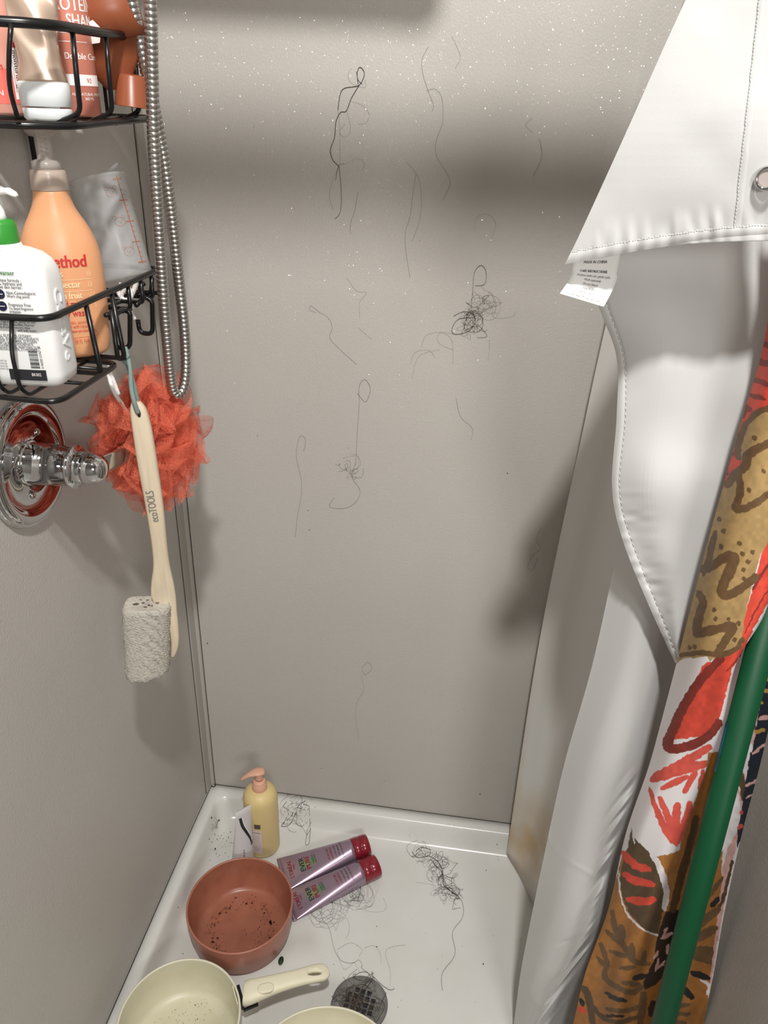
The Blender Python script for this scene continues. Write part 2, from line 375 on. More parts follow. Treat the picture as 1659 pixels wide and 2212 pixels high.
def gridmesh(name, P, mat_, parent=None, color=None, attr='print', scalar=False):
    nr, nc = P.shape[:2]; me = bpy.data.meshes.new(name); n = nr*nc
    V = P.reshape(-1, 3).copy()
    if parent is not None: V -= np.array(parent_world(parent))
    me.vertices.add(n); me.vertices.foreach_set('co', V.astype('f').ravel())
    i, j = np.meshgrid(np.arange(nr-1), np.arange(nc-1), indexing='ij'); a = (i*nc+j).ravel()
    q = np.stack([a, a+nc, a+nc+1, a+1], 1).astype('i')
    m = len(q); me.loops.add(m*4); me.loops.foreach_set('vertex_index', q.ravel()); me.polygons.add(m)
    me.polygons.foreach_set('loop_start', np.arange(m, dtype='i')*4); me.polygons.foreach_set('loop_total', np.full(m, 4, 'i')); me.polygons.foreach_set('use_smooth', np.ones(m, bool))
    me.update(); me.materials.append(mat_)
    if color is not None:
        if scalar:
            at = me.attributes.new(attr, 'FLOAT', 'POINT'); at.data.foreach_set('value', color.astype('f').ravel())
        else:
            at = me.color_attributes.new(attr, 'FLOAT_COLOR', 'POINT'); c = np.ones((n, 4), 'f'); c[:, :3] = color.reshape(-1, 3); at.data.foreach_set('color', c.ravel())
    o = bpy.data.objects.new(name, me); COL.objects.link(o)
    if parent is not None: o.parent = parent
    return o
# --- the print, painted in the cloth's own flat coordinates
def c3(pts, s=3.687, o=(1260, 640)): return [(o[0]+x/s, o[1]+y/s) for x, y in pts]
def c4(pts): return c3(pts, 4.424, (1360, 1200))
def c5(pts): return c3(pts, 3.935, (1260, 1650))
WHT = (.70, .66, .67); RED = (.60, .060, .034); DRD = (.20, .024, .016); TAN = (.36, .235, .095); BRN = (.125, .068, .028); OCH = (.33, .135, .028)
DBR = (.085, .05, .022); NVY = (.008, .014, .026); PNK = (.60, .36, .33); BLK = (.010, .009, .010); FLR = (.60, .085, .06); GLD = (.42, .25, .06)
LAY = [('p', RED, [(1380, 400), (1900, 400), (1900, 1100), (1500, 1150), (1380, 1150)]),
 ('p', TAN, [(1659, 878), (1626, 892), (1602, 933), (1588, 975), (1604, 1000), (1585, 1020), (1565, 1048), (1535, 1120), (1380, 1440), (1463, 1433), (1477, 1423), (1527, 1419), (1532, 1428), (1575, 1410), (1604, 1388), (1613, 1313), (1642, 1200), (1659, 1175), (1900, 1080), (1900, 878)]),
 ('p', RED, c4([(1255, 0), (1330, -150), (1900, -500), (1900, 300), (1323, 450), (1000, 1060), (975, 1100), (900, 1400), (860, 1560), (810, 1650), (740, 1720), (600, 1740), (440, 1760), (420, 1750), (480, 1600), (560, 1450), (610, 1250), (690, 1060), (750, 1015), (850, 1010), (950, 940), (1060, 850), (1120, 500), (1200, 250)])),
 ('s', DRD, 19, c4([(870, 990), (740, 1120), (600, 1300), (500, 1480), (420, 1650), (365, 1780), (385, 1840), (500, 1840), (640, 1790), (760, 1720), (850, 1600)])),
 ('s', DRD, 6, c4([(1340, 70), (1240, 210), (1180, 320)])), ('s', DRD, 3.5, c4([(1323, 330), (1220, 500), (1100, 740)])), ('s', DRD, 3, c4([(1060, 950), (930, 1110)])),
 ('s', BRN, 13, c3([(1520, 880), (1400, 920), (1310, 1000), (1260, 1100), (1230, 1220), (1240, 1290)])),
 ('s', BRN, 18, c3([(1520, 1150), (1400, 1210), (1310, 1270), (1290, 1350), (1210, 1420), (1150, 1500)])),
 ('s', BRN, 15, c3([(1240, 1430), (1250, 1560), (1215, 1690), (1330, 1670), (1500, 1560)])),
 ('s', BRN, 13, c3([(1050, 1880), (1010, 2050), (960, 2212)])), ('s', BRN, 17, c3([(1040, 2130), (1130, 2070), (1200, 2090), (1170, 2230)])),
 ('s', BRN, 19, c4([(700, 130), (760, 120), (860, 50), (1000, 20), (950, 150), (880, 330), (930, 380), (1040, 330), (1200, 210)])),
 ('s', BRN, 18, c4([(670, 370), (700, 450), (660, 600), (650, 735), (800, 710), (980, 680), (920, 800), (840, 930)])),
 ('s', BRN, 11, c4([(500, 950), (700, 930), (850, 950), (1010, 900), (1080, 800)]))]
for q in ((1360, 1120), (1435, 1390), (1315, 1540), (1115, 1860), (1240, 1960), (1095, 1990), (1080, 1770), (1265, 2040), (1345, 2030), (1310, 2110)): LAY.append(('s', BRN, 11, c3([q, (q[0]+6, q[1]+14)])))
for q in ((1125, 50), (1085, 130), (1090, 210), (810, 510), (820, 600), (945, 600), (1040, 640), (1000, 800), (570, 870), (620, 870)): LAY.append(('s', BRN, 10, c4([q, (q[0]+4, q[1]+16)])))
for w, l in ((12, [(1410, 370), (1560, 420)]), (14, [(1390, 500), (1430, 530), (1560, 545)]), (11, [(1350, 660), (1500, 715)]), (9, [(1320, 780), (1440, 820)]), (13, [(1270, 955), (1290, 890), (1330, 905)]), (7, [(1225, 1100), (1240, 1105)]), (8, [(1180, 1250), (1200, 1255)]), (7, [(1140, 1410), (1155, 1415)])): LAY.append(('s', DRD, w, c3(l)))
for w, l in ((20, [(590, 130), (760, 70), (1040, 0)]), (13, [(670, 210), (880, 110)]), (13, [(860, 240), (960, 60)]), (10, [(990, 210), (1020, 60)]), (9, [(565, 215), (600, 340)]), (14, [(600, 340), (700, 560), (790, 680)]), (14, [(650, 290), (740, 500), (790, 640)]), (17, [(800, 350), (790, 500), (800, 640)]), (16, [(910, 335), (870, 500), (810, 660)])): LAY.append(('s', FLR, w, c5(l)))
LAY += [('s', FLR, 18, c4([(240, 2110), (480, 2000), (760, 1830)])),
 ('p', OCH, c5([(-900, 4500), (-200, 1700), (250, 1050), (300, 900), (340, 740), (600, 790), (720, 775), (810, 740), (870, 560), (980, 230), (1040, 70), (1060, -100), (1300, -100), (1290, 100), (1250, 330), (1200, 600), (1180, 800), (1170, 1100), (1160, 1200), (1120, 1500), (1090, 1750), (1090, 4500)])),
 ('p', WHT, c4([(1180, 700), (1500, 300), (1500, 900), (1300, 1000), (1260, 1340), (1150, 1350)])),
 ('p', WHT, c5([(1300, -120), (1270, 150), (1240, 400), (1210, 650), (1150, 770), (1195, 720), (1190, 860), (1260, 750), (1320, 560), (1345, 400), (1330, 250), (1350, 100), (1430, -120)])),
 ('p', PNK, c4([(1150, 1350), (1260, 1340), (1240, 1500), (1210, 1640), (1180, 1820), (1080, 1700), (1120, 1500)])),
 ('s', DBR, 10, c4([(1150, 1400), (1250, 1395)])), ('s', DBR, 8, c4([(1130, 1470), (1230, 1490)])), ('s', DBR, 11, c4([(1110, 1540), (1210, 1660)])), ('s', DBR, 8, c4([(1260, 900), (1350, 850)])), ('s', PNK, 5, c4([(1260, 950), (1350, 890)])),
 ('p', WHT, c4([(1080, 1740), (1175, 1825), (1150, 2240), (980, 2240), (1040, 1900)])), ('s', PNK, 6, c4([(1040, 1930), (1100, 2212)])), ('s', DBR, 12, c4([(1005, 1990), (1080, 2230)])),
 ('s', DBR, 10, c5([(1300, 0), (1355, 140), (1350, 300)])), ('s', PNK, 3.5, c5([(1270, 140), (1325, 250), (1345, 400), (1320, 560)])), ('s', PNK, 3, c5([(1330, 0), (1380, 120)])),
 ('p', PNK, c5([(1230, 720), (1325, 540), (1300, 700), (1250, 920), (1220, 1100), (1150, 1450), (1105, 1750), (1075, 1990), (1060, 1990), (1090, 1700), (1140, 1300), (1165, 1100), (1185, 880)])),
 ('p', NVY, c4([(1290, 1000), (1323, 900), (1700, 700), (1700, 1900), (1300, 1950), (1120, 2300), (1160, 2000), (1180, 1820), (1215, 1640), (1250, 1400), (1270, 1200)])),
 ('p', NVY, c5([(1420, -100), (1700, -100), (1480, 330), (1310, 720), (1310, 560), (1345, 400), (1365, 250)])),
 ('s', GLD, 9, c4([(1290, 1150), (1330, 1190)])), ('s', GLD, 8, c4([(1280, 1285), (1330, 1300)])), ('s', GLD, 8, c4([(1200, 1690), (1280, 1665)])), ('s', GLD, 6, c4([(1250, 1400), (1275, 1410)])), ('s', PNK, 8, c4([(1250, 1560), (1340, 1540)])), ('s', PNK, 5, c4([(1180, 1890), (1330, 1780)])),
 ('s', PNK, 5, c5([(1380, 190), (1500, 130)])), ('s', PNK, 4, c5([(1385, 290), (1450, 255)])), ('s', FLR, 7, c5([(1342, 400), (1350, 420)])), ('s', FLR, 8, c5([(1325, 545), (1345, 515)])),
 ('s', DBR, 7, c5([(1270, 830), (1200, 1100), (1150, 1220), (1000, 1310)])),
 ('p', DBR, c5([(405, 540), (380, 700), (330, 860), (308, 1000), (330, 1130), (400, 1280), (500, 1390), (600, 1445), (640, 1445), (690, 1170), (670, 1000), (620, 880), (570, 770), (500, 690), (440, 630), (432, 690), (415, 620)])),
 ('s', WHT, 12, c5([(590, 780), (650, 880), (700, 1040), (705, 1120), (690, 1230)])), ('s', WHT, 3.5, c5([(300, 930), (318, 1130), (395, 1300), (520, 1415), (635, 1455)])),
 ('s', RED, 15, c5([(340, 760), (440, 860), (560, 895)])), ('s', RED, 15, c5([(350, 940), (440, 990), (590, 1025)])), ('s', RED, 15, c5([(380, 1150), (500, 1170), (600, 1150)])),
 ('p', BLK, c5([(700, 1260), (830, 1240), (830, 1400), (760, 1600), (720, 1760), (620, 1880), (520, 1920), (510, 1850), (600, 1680), (620, 1500)])),
 ('p', BRN, c5([(940, 1550), (1110, 1550), (1090, 1710), (890, 1650)])), ('s', WHT, 6, c5([(1000, 1840), (1060, 1880), (1060, 1960)])), ('s', OCH, 40, c5([(980, 1990), (1000, 2300)]))]
for c, w, l in ((BRN, 11, [(250, 1260), (270, 1400), (350, 1560), (430, 1680), (560, 1700)]), (BRN, 9, [(200, 1420), (310, 1530)]), (BRN, 9, [(230, 1590), (360, 1640)]), (BRN, 9, [(320, 1740), (440, 1730)]), (BRN, 15, [(320, 1380), (330, 1500)]), (BRN, 15, [(410, 1540), (410, 1650)]), (BRN, 10, [(525, 1600), (510, 1700)]),
  (BRN, 11, [(150, 1530), (200, 1690), (180, 1800), (260, 1880), (400, 1945), (500, 1900)]), (BRN, 9, [(120, 1650), (190, 1720)]), (BRN, 10, [(340, 1860), (490, 1880)]), (BLK, 9, [(190, 1945), (280, 2000), (365, 2010)]), (BLK, 6, [(200, 2142), (340, 2145)]), (BLK, 11, [(430, 1825), (530, 1800)]), (BRN, 9, [(200, 2085), (330, 2100), (480, 2060), (500, 1950)]),
  (DBR, 14, [(0, 1900), (50, 2000), (80, 2212)]), (DBR, 9, [(60, 2040), (160, 2150), (300, 2200), (460, 2150)]), (PNK, 5, [(670, 1480), (715, 1390)]), (PNK, 7, [(665, 1485), (755, 1440)]), (PNK, 5, [(635, 1590), (600, 1660)]), (PNK, 6, [(720, 1540), (710, 1610)]), (PNK, 5, [(615, 1755), (640, 1660)]), (PNK, 5, [(615, 1755), (695, 1680)]),
  (DBR, 16, [(960, 460), (900, 720), (830, 960), (760, 1240)]), (BRN, 9, [(1180, 970), (1020, 1190)]), (BRN, 15, [(1150, 1230), (970, 1390)]), (BRN, 19, [(1120, 1400), (930, 1500)]), (BLK, 10, [(1150, 1140), (1090, 1210)]), (BLK, 13, [(925, 1775), (1065, 1820)]), (BLK, 14, [(850, 1910), (925, 1985)]), (BLK, 14, [(595, 2030), (570, 2130)]),
  (BRN, 8, [(790, 2060), (900, 2050)]), (BRN, 8, [(780, 2130), (905, 2125)]), (BRN, 15, [(520, 1960), (480, 2230)]), (BRN, 8, [(780, 2190), (880, 2212)]), (RED, 12, [(-30, 2080), (10, 2100)]), (BLK, 10, [(-20, 2000), (0, 2050)])): LAY.append(('s', c, w, c5(l)))
def vnoise(X, Y, s, seed):
    r = np.random.RandomState(seed).rand(256, 256); x = X/s; y = Y/s; xi = np.floor(x).astype(int); yi = np.floor(y).astype(int); fx = x-xi; fy = y-yi
    fx = fx*fx*(3-2*fx); fy = fy*fy*(3-2*fy); g = lambda a, b_: r[a % 256, b_ % 256]
    return (g(xi, yi)*(1-fx)+g(xi+1, yi)*fx)*(1-fy)+(g(xi, yi+1)*(1-fx)+g(xi+1, yi+1)*fx)*fy
def paint(PX, PY, base):
    X = PX + (vnoise(PX, PY, 7, 1)-.5)*3.2+(vnoise(PX, PY, 2.5, 5)-.5)*1.3; Y = PY + (vnoise(PX, PY, 7, 2)-.5)*3.2+(vnoise(PX, PY, 2.5, 6)-.5)*1.3
    colr = np.ones(PX.shape+(3,))*np.array(base); tone = vnoise(PX, PY, 9, 3)*.7 + vnoise(PX, PY, 30, 4)*.3
    for L in LAY:
        pts = np.array(L[-1], float); pad = 25
        bb = (X > pts[:, 0].min()-pad) & (X < pts[:, 0].max()+pad) & (Y > pts[:, 1].min()-pad) & (Y < pts[:, 1].max()+pad)
        if not bb.any(): continue
        x, y = X[bb], Y[bb]
        if L[0] == 'p':
            n = len(pts); a = np.zeros(len(x))
            for ox, oy in ((-.45, -.2), (.2, -.45), (.45, .2), (-.2, .45)):
                ins = np.zeros(len(x), bool); xx, yy = x+ox, y+oy
                for i in range(n):
                    (x0, y0), (x1, y1) = pts[i], pts[(i+1) % n]
                    if y0 == y1: continue
                    ins ^= ((y0 > yy) != (y1 > yy)) & (xx < (x1-x0)*(yy-y0)/(y1-y0)+x0)
                a += ins*.25
        else:
            short = len(pts) <= 3
            if len(pts) > 2: pts = np.array(smoothpath(list(pts), 5))
            d = np.full(len(x), 1e9); m_ = len(pts)-1
            for i in range(m_):
                p, q = pts[i], pts[i+1]; v = q-p; t = np.clip(((x-p[0])*v[0]+(y-p[1])*v[1])/(v@v+1e-9), 0, 1)
                g = (i+t)/m_; tp = L[2]*.58*((.35+.65*np.sqrt(np.clip(np.sin(np.pi*(.06+.88*g)), 0, 1))) if short else (.8+.2*np.sin(np.pi*g)))
                d = np.minimum(d, np.hypot(x-p[0]-t*v[0], y-p[1]-t*v[1])-tp)
            a = np.clip(-d/1.0+.5, 0, 1)
        c = np.array(L[1])[None]*(.80+.40*tone[bb])[:, None]
        colr[bb] = colr[bb]*(1-a[:, None])+c*a[:, None]
    return colr

# printed curtain: (py, [(px, y) ...])  left edge, fold 1, crease, fold 2, right edge, tucked back
PR = [(300, [(1690, -.545), (1730, -.575), (1775, -.58), (1800, -.55), (1830, -.55), (1860, -.565), (1890, -.55)]),
 (690, [(1659, -.545), (1690, -.575), (1740, -.58), (1770, -.55), (1800, -.55), (1830, -.565), (1860, -.55)]),
 (900, [(1605, -.545), (1640, -.575), (1690, -.585), (1730, -.56), (1760, -.55), (1790, -.565), (1820, -.55)]),
 (1130, [(1540, -.545), (1575, -.58), (1630, -.595), (1680, -.585), (1700, -.54), (1735, -.555), (1775, -.54)]),
 (1310, [(1493, -.545), (1530, -.585), (1590, -.60), (1655, -.60), (1650, -.53), (1690, -.545), (1740, -.53)]),
 (1430, [(1462, -.545), (1500, -.58), (1545, -.60), (1591, -.605), (1580, -.53), (1650, -.545), (1700, -.53)]),
 (1560, [(1428, -.545), (1465, -.575), (1510, -.595), (1560, -.60), (1553, -.53), (1610, -.545), (1664, -.535)]),
 (1660, [(1400, -.545), (1440, -.575), (1480, -.59), (1525, -.585), (1530, -.53), (1585, -.545), (1640, -.54)]),
 (1800, [(1352, -.545), (1390, -.575), (1440, -.59), (1478, -.575), (1500, -.53), (1560, -.55), (1603, -.545)]),
 (1960, [(1315, -.545), (1350, -.57), (1400, -.59), (1437, -.57), (1470, -.53), (1520, -.555), (1567, -.55)]),
 (2100, [(1265, -.545), (1310, -.57), (1360, -.59), (1402, -.57), (1440, -.53), (1490, -.56), (1542, -.555)]),
 (2212, [(1238, -.545), (1285, -.57), (1330, -.59), (1372, -.57), (1420, -.53), (1470, -.56), (1520, -.555)]),
 (2450, [(1180, -.545), (1225, -.57), (1270, -.59), (1310, -.57), (1370, -.53), (1420, -.56), (1475, -.555)])]
def fold_print(PX, PY, u, Y):
    s = sstep(900, 2200, PY)
    return .004*np.sin(u*17+PY/190.)*s + .010*(vnoise(PX+PY*.33, PY*.25, 26, 41)-.5)*sstep(1750, 2150, PY)
PX, PY, P = sheet(PR, 400, 1750, fold_print)
pc = empty('printed_curtain', tuple(P[-1, 120]), 'fabric shower curtain printed with red, tan and ochre leaves, gathered at the right wall', 'shower curtain')
gridmesh('printed_cloth', P, M['print'], pc, paint(PX, PY, WHT))

# inner white liner: four visible lengths of the same hanging cloth
ln = empty('white_liner', tuple(on(1, -.42, 1110, 2212)), 'plain white shower liner with a stitched hem, bunched left of the printed curtain', 'shower liner')
# panel with curved hem (B)
PB = [(-350, [(1740, -.47), (1790, -.49), (1840, -.50), (1900, -.51)]), (0, [(1560, -.47), (1640, -.49), (1720, -.50), (1800, -.52)]), (300, [(1400, -.47), (1490, -.49), (1600, -.50), (1740, -.52)]), (560, [(1268, -.455), (1400, -.48), (1540, -.50), (1720, -.52)]), (660, [(1293, -.455), (1420, -.48), (1550, -.50), (1700, -.52)]),
 (770, [(1332, -.455), (1430, -.49), (1550, -.50), (1680, -.52)]), (900, [(1332, -.465), (1420, -.49), (1530, -.50), (1650, -.52)]), (1050, [(1322, -.465), (1400, -.50), (1500, -.505), (1600, -.52)]),
 (1160, [(1343, -.475), (1410, -.50), (1480, -.505), (1570, -.52)]), (1300, [(1398, -.49), (1440, -.505), (1480, -.51), (1530, -.52)]), (1432, [(1459, -.515), (1466, -.52), (1474, -.52), (1482, -.525)])]
def wrinkB(PX, PY, u, Y):
    e = np.exp(-((u-.12)/.2)**2); return .003*np.sin(u*9+PY/210.) + .0045*(vnoise(PX+PY*.5, PY*3.2, 40, 21)-.5)*e*sstep(1000, 1250, PY)+.004*(vnoise(PX, PY, 95, 22)-.5)
PX, PY, P = sheet(PB, 130, 420, wrinkB)
solid(gridmesh('hemmed_panel', P, M['liner'], ln), .0006)
hemB = P
def strip(name, A, Bp, m, parent, n=None, lift=.0015):    # folded hem band between two edges
    A = np.array(A); Bp = np.array(Bp); G = []
    for t in np.linspace(0, 1, 7):
        pt = A*(1-t)+Bp*t; d = CAM-pt; d /= np.linalg.norm(d, axis=1)[:, None]; G.append(pt+d*(lift*(1+1.1*math.sin(math.pi*t))))
    return gridmesh(name, np.array(G), m, parent)
def inset(P, px_w):      # points px_w metres inward of column 0 along rows
    out = []
    for r in P:
        s = np.concatenate([[0], np.cumsum(np.linalg.norm(np.diff(r, axis=0), axis=1))]); out.append([np.interp(px_w, s, r[:, k]) for k in range(3)])
    return np.array(out)
hi = inset(P, .010)
strip('hem', P[:, 0], hi, M['liner'], ln)
st = B()
for i in range(int((520+350)/(1432+350)*420), 418, 3):
    d = (CAM-hi[i]); d /= np.linalg.norm(d); a = hi[i]+d*.003; c = hi[min(i+2, 419)]+d*.003; st.tube([a, c], .00035, 4)
tag(st.build('stitching', M['liner'], ln), kind='stuff')
# lower fold (C)
PC = [(-350, [(1800, -.415), (1840, -.44), (1880, -.45), (1920, -.45), (1960, -.44)]), (300, [(1560, -.415), (1600, -.44), (1650, -.45), (1700, -.45), (1740, -.44)]), (1000, [(1378, -.415), (1430, -.44), (1480, -.45), (1520, -.45), (1545, -.44)]), (1160, [(1340, -.415), (1400, -.45), (1450, -.46), (1500, -.46), (1520, -.44)]), (1430, [(1281, -.42), (1350, -.465), (1410, -.475), (1440, -.46), (1475, -.44)]),
 (1650, [(1219, -.42), (1280, -.47), (1345, -.49), (1393, -.475), (1420, -.40)]), (1850, [(1175, -.42), (1230, -.47), (1285, -.49), (1322, -.495), (1375, -.40)]),
 (2000, [(1144, -.415), (1190, -.47), (1240, -.495), (1288, -.50), (1345, -.39)]), (2100, [(1125, -.415), (1160, -.46), (1205, -.485), (1242, -.495), (1318, -.385)]), (2212, [(1110, -.41), (1130, -.45), (1152, -.475), (1178, -.485), (1290, -.38)]), (2420, [(1080, -.40), (1090, -.43), (1105, -.45), (1120, -.46), (1250, -.36)])]
def wrinkC(PX, PY, u, Y):
    e = np.exp(-((u-.66)/.11)**2)*(u < .86); w = sstep(1640, 1760, PY); n = vnoise(PX, PY, 55, 9)
    ph = PY*.62+PX*.78     # creases run up and to the right into the gathered edge
    k = np.abs(vnoise(PX*.25+PY*.2, ph, 11, 11)-.5)*1.6-.3; k2 = vnoise(PX*.2, ph, 34, 14)-.5
    w2 = sstep(1930, 2120, PY)*np.exp(-((u-.45)/.25)**2)
    g = np.exp(-((PY+PX*.35-2462)/5.)**2)*np.exp(-((u-.5)/.13)**2)+np.exp(-((PY-PX*.9-1130)/5.)**2)*sstep(2140, 2170, PY)*np.exp(-((u-.2)/.18)**2)
    return e*w*(.016*k+.012*k2) + w2*.012*k2 + .004*g - .0009*np.exp(-((PY-(1790+120*np.sqrt(np.clip(u*1.3, 0, 1))))/4)**2)*(u < .6)
PX, PY, P = sheet(PC, 200, 620, wrinkC)
solid(gridmesh('lower_fold', P, M['liner'], ln), .0006)
# back length (D) of stained smooth liner near the back wall
PD = [(-300, [(1560, -.12), (1600, -.15), (1650, -.18), (1710, -.22), (1780, -.26)]), (250, [(1412, -.075), (1450, -.11), (1500, -.14), (1570, -.20), (1640, -.26)]), (721, [(1304, -.060), (1345, -.09), (1400, -.115), (1460, -.18), (1520, -.25)]), (930, [(1259, -.055), (1300, -.085), (1350, -.11), (1410, -.18), (1470, -.25)]), (1380, [(1166, -.05), (1200, -.075), (1240, -.10), (1300, -.17), (1380, -.25)]),
 (1780, [(1104, -.047), (1135, -.06), (1165, -.085), (1200, -.14), (1260, -.22)]), (1846, [(1094, -.047, 0), (1112, -.075, 30), (1135, -.12, 74), (1158, -.175, 118), (1185, -.24, 170)])]
PX, PY, P = sheet(PD, 70, 260)
P[..., 2] = np.maximum(P[..., 2], .0125)
stn = np.clip(1-np.abs(PY-1830)/150., 0, 1)*np.exp(-((PX-1150)/60)**2)*1.0 + .5*np.clip(1-np.linspace(0, 1, 70)[None]*7, 0, 1)*sstep(1250, 1750, PY)
solid(gridmesh('stained_back_length', P, M['stained'], ln, stn, 'stain', True), .0008)
# top corner turned down over the rod (A)
fl = empty('turned_down_liner_corner', tuple(on(1, -.56, 1480, 500)), 'white liner corner hanging down from above with hem, metal eyelet and care tag', 'shower liner')
PA = [(-420, [(1685, -.60), (1740, -.61), (1800, -.62), (1900, -.63)]), (0, [(1481, -.583), (1560, -.59), (1650, -.597), (1760, -.60)]), (285, [(1353, -.568), (1470, -.58), (1600, -.59), (1740, -.598)]), (500, [(1255, -.548), (1400, -.563), (1570, -.578), (1730, -.59)]), (571, [(1220, -.540, 0), (1385, -.558, -30), (1560, -.575, -54), (1730, -.588, -64)])]
def wrinkA(PX, PY, u, Y):
    edge = sstep(475, 555, PY+(PX-1220)*.14)
    return .0012*np.sin(u*7+PY/190.) + edge*.0045*(vnoise(PX, PY*.25, 17, 31)-.5)*sstep(.0, .12, u)+.0015*(vnoise(PX, PY, 80, 32)-.5)
PX, PY, P = sheet(PA, 260, 380, wrinkA)
P[-8:, :, 1] += (np.linspace(0, 1, 8)**2*.0)[:, None]
solid(gridmesh('cloth', P, M['liner'], fl), .0006)
def a_at0(P, PX, PY, px, py):
    D = np.abs(PX-px)+np.abs(PY-py); i = np.unravel_index(D.argmin(), D.shape); return P[i]
# hem band along the bottom and stitching
bot = P[-1]; up_ = np.array([a_at0(P, PX, PY, PX[-1, k]+7-(k/260.)*4, PY[-1, k]-27) for k in range(260)])
strip('bottom_hem', bot, up_, M['liner'], fl, lift=.001)
st = B()
for k in range(8, 254, 3):
    d = CAM-up_[k]; d /= np.linalg.norm(d); st.tube([up_[k]+d*.0020, up_[k+2]+d*.0020], .00022, 4)
def a_at(px, py):
    D = np.abs(PX-px)+np.abs(PY-py); i = np.unravel_index(D.argmin(), D.shape); return P[i]
sl = []; sr2 = []
for y in range(-100, 500, 8):
    px = 1640-55*(y/500.); d0 = a_at(px, y); sl.append(d0); sr2.append(a_at(px+14, y))
for k in range(len(sl)-1):
    d = CAM-sl[k]; d /= np.linalg.norm(d); st.tube([sl[k]+d*.0016, (sl[k]*.35+sl[k+1]*.65)+d*.0016], .0003, 4)
tag(st.build('stitching', M['liner'], fl), kind='stuff')
strip('side_hem_fold', np.array(sl), np.array(sr2), M['liner'], fl, lift=.0005)
g0 = a_at(1657, 386); d = Vector(CAM-g0).normalized(); b = B()
nrm = (d+Vector((-.1, -.05, 0))).normalized(); U = nrm.orthogonal().normalized(); V = nrm.cross(U)
rr_ = [sellipse(Vector(g0)+nrm*(.0045+h), U, V, r, r, 2, 32) for r, h in ((.0083, -.0005), (.0080, .0009), (.0070, .0014), (.0060, .0010), (.0054, -.0002))]
b.loft(rr_, True, False, False).build('eyelet_ring', M['chrome'], fl)
B().add(sellipse(Vector(g0)+nrm*.0040, U, V, .0054, .0054, 2, 32), [tuple(range(32))]).build('eyelet_hole', mat('eyelet_shade', (.36, .31, .29), .6), fl)
# care tag
tg = []
for t in np.linspace(0, 1, 14):
    row = []
    for s in np.linspace(0, 1, 10):
        # four corners in the photo: top (1235,560)-(1341,548), bottom (1209,634)-(1304,663)
        cx = (1238*(1-s)+1340*s)*(1-t)+(1209*(1-s)+1304*s)*t + 10*math.sin(t*math.pi)*(1 if t > .4 else .6); cy = (553*(1-s)+545*s)*(1-t)+(634*(1-s)+663*s)*t
        row.append(on(1, -.540+.012*math.sin(t*2.6)-.004*s, cx, cy))
    tg.append(row)
tg = np.array(tg); tago = gridmesh('care_tag', tg, M['tagm'], fl); solid(tago, .0003)
def tagfn(x, y):     # x,y in 0..1, y up
    i = (1-y)*13; j = min(max(x, 0), 1)*9; i0, j0 = min(int(i), 12), min(int(j), 8); a, c = i-i0, j-j0
    p = (tg[i0, j0]*(1-a)*(1-c)+tg[i0+1, j0]*a*(1-c)+tg[i0, j0+1]*(1-a)*c+tg[i0+1, j0+1]*a*c); dd = CAM-p; return Vector(p+dd/np.linalg.norm(dd)*.0006)
b = B()
for s, y, sz, bo in (('MADE IN CHINA', .80, .085, .002), ('CARE INSTRUCTIONS', .60, .075, .003), ('Machine wash cold, gentle cycle.', .50, .07, 0), ('Wash separately', .41, .07, 0), ('Do not bleach.', .32, .07, 0), ('Hang to dry', .23, .07, 0), ('Do not iron.', .14, .07, 0), ('(Can also wipe TPU liner with cloth)', .05, .065, 0)):
    text(b, s, sz, tagfn, .5, y, 'CENTER', bo, .80)
b.build('lettering', M['inkgrey'], tago, False)

# rod, out of view, throws the long shadow
rod = empty('curtain_rod', (.457, -.78, 2.006), 'white tension rod crossing the stall opening above the curtains', 'curtain rod')
B().tube([(.004, -.78, 2.006), (SW-.004, -.78, 2.006)], .026, 24).build('bar', M['white'], rod)
for x in (.0, SW-.012): lathe(B(), (x, -.78, 2.006), (1, 0, 0), [(.022, 0), (.022, .012)], 24).build('end_cap', M['white'], rod)

# ------------------------------------------------------------------ green broom handle
pt, pb = on(1, -.565, 1662, 1322), on(1, -.655, 1432, 2212); dv = pb-pt
bt = pt-dv*.22; t_ = (bt[2]-.10)/(-(dv)[2]); bb_ = bt+dv*t_
br = empty('green_broom', tuple(bb_-np.array([0, 0, .09])), 'green broom pole leaning diagonally in front of the printed curtain', 'broom')
B().tube([bt, bb_], .0128, 28).build('pole', M['greenpole'], br)
b = B(); dn = Vector(dv).normalized()
b.box((bb_[0]-.06, bb_[1]-.018, .06), (bb_[0]+.045, bb_[1]+.018, bb_[2]+.02)); bevelmod(b.build('head', M['greenpole'], br, False), .008)
b = B()
for i in range(60): x = bb_[0]-.055+random.random()*.095; y = bb_[1]-.012+random.random()*.024; b.tube([(x, y, .065), (x+random.uniform(-.005, .005), y+random.uniform(-.01, .01), .012)], .001, 4)
tag(b.build('bristles', M['ink'], br), kind='stuff')
q0, q1 = on(1, -.588, 1562, 1563), on(1, -.60, 1545, 1672); dq = Vector(q1-q0).normalized()
b = B(); ax = dn
def sticker(p, ang0, ang1, r):
    cc = Vector(pt)+ax*((Vector(p)-Vector(pt)).dot(ax)); U = (Vector(CAM)-cc); U = (U-ax*U.dot(ax)).normalized(); V = ax.cross(U)
    return [cc+U*math.cos(a)*r+V*math.sin(a)*r for a in np.linspace(ang0, ang1, 9)]
sgn = 1 if (ax.cross((Vector(CAM)-Vector(pt)))).dot(Vector(rt)) < 0 else -1
b.loft([sticker(q0+(q1-q0)*t, sgn*.95, sgn*1.5, .0131) for t in (0, .5, 1)], False); b.build('blue_sticker', M['blue'], br)

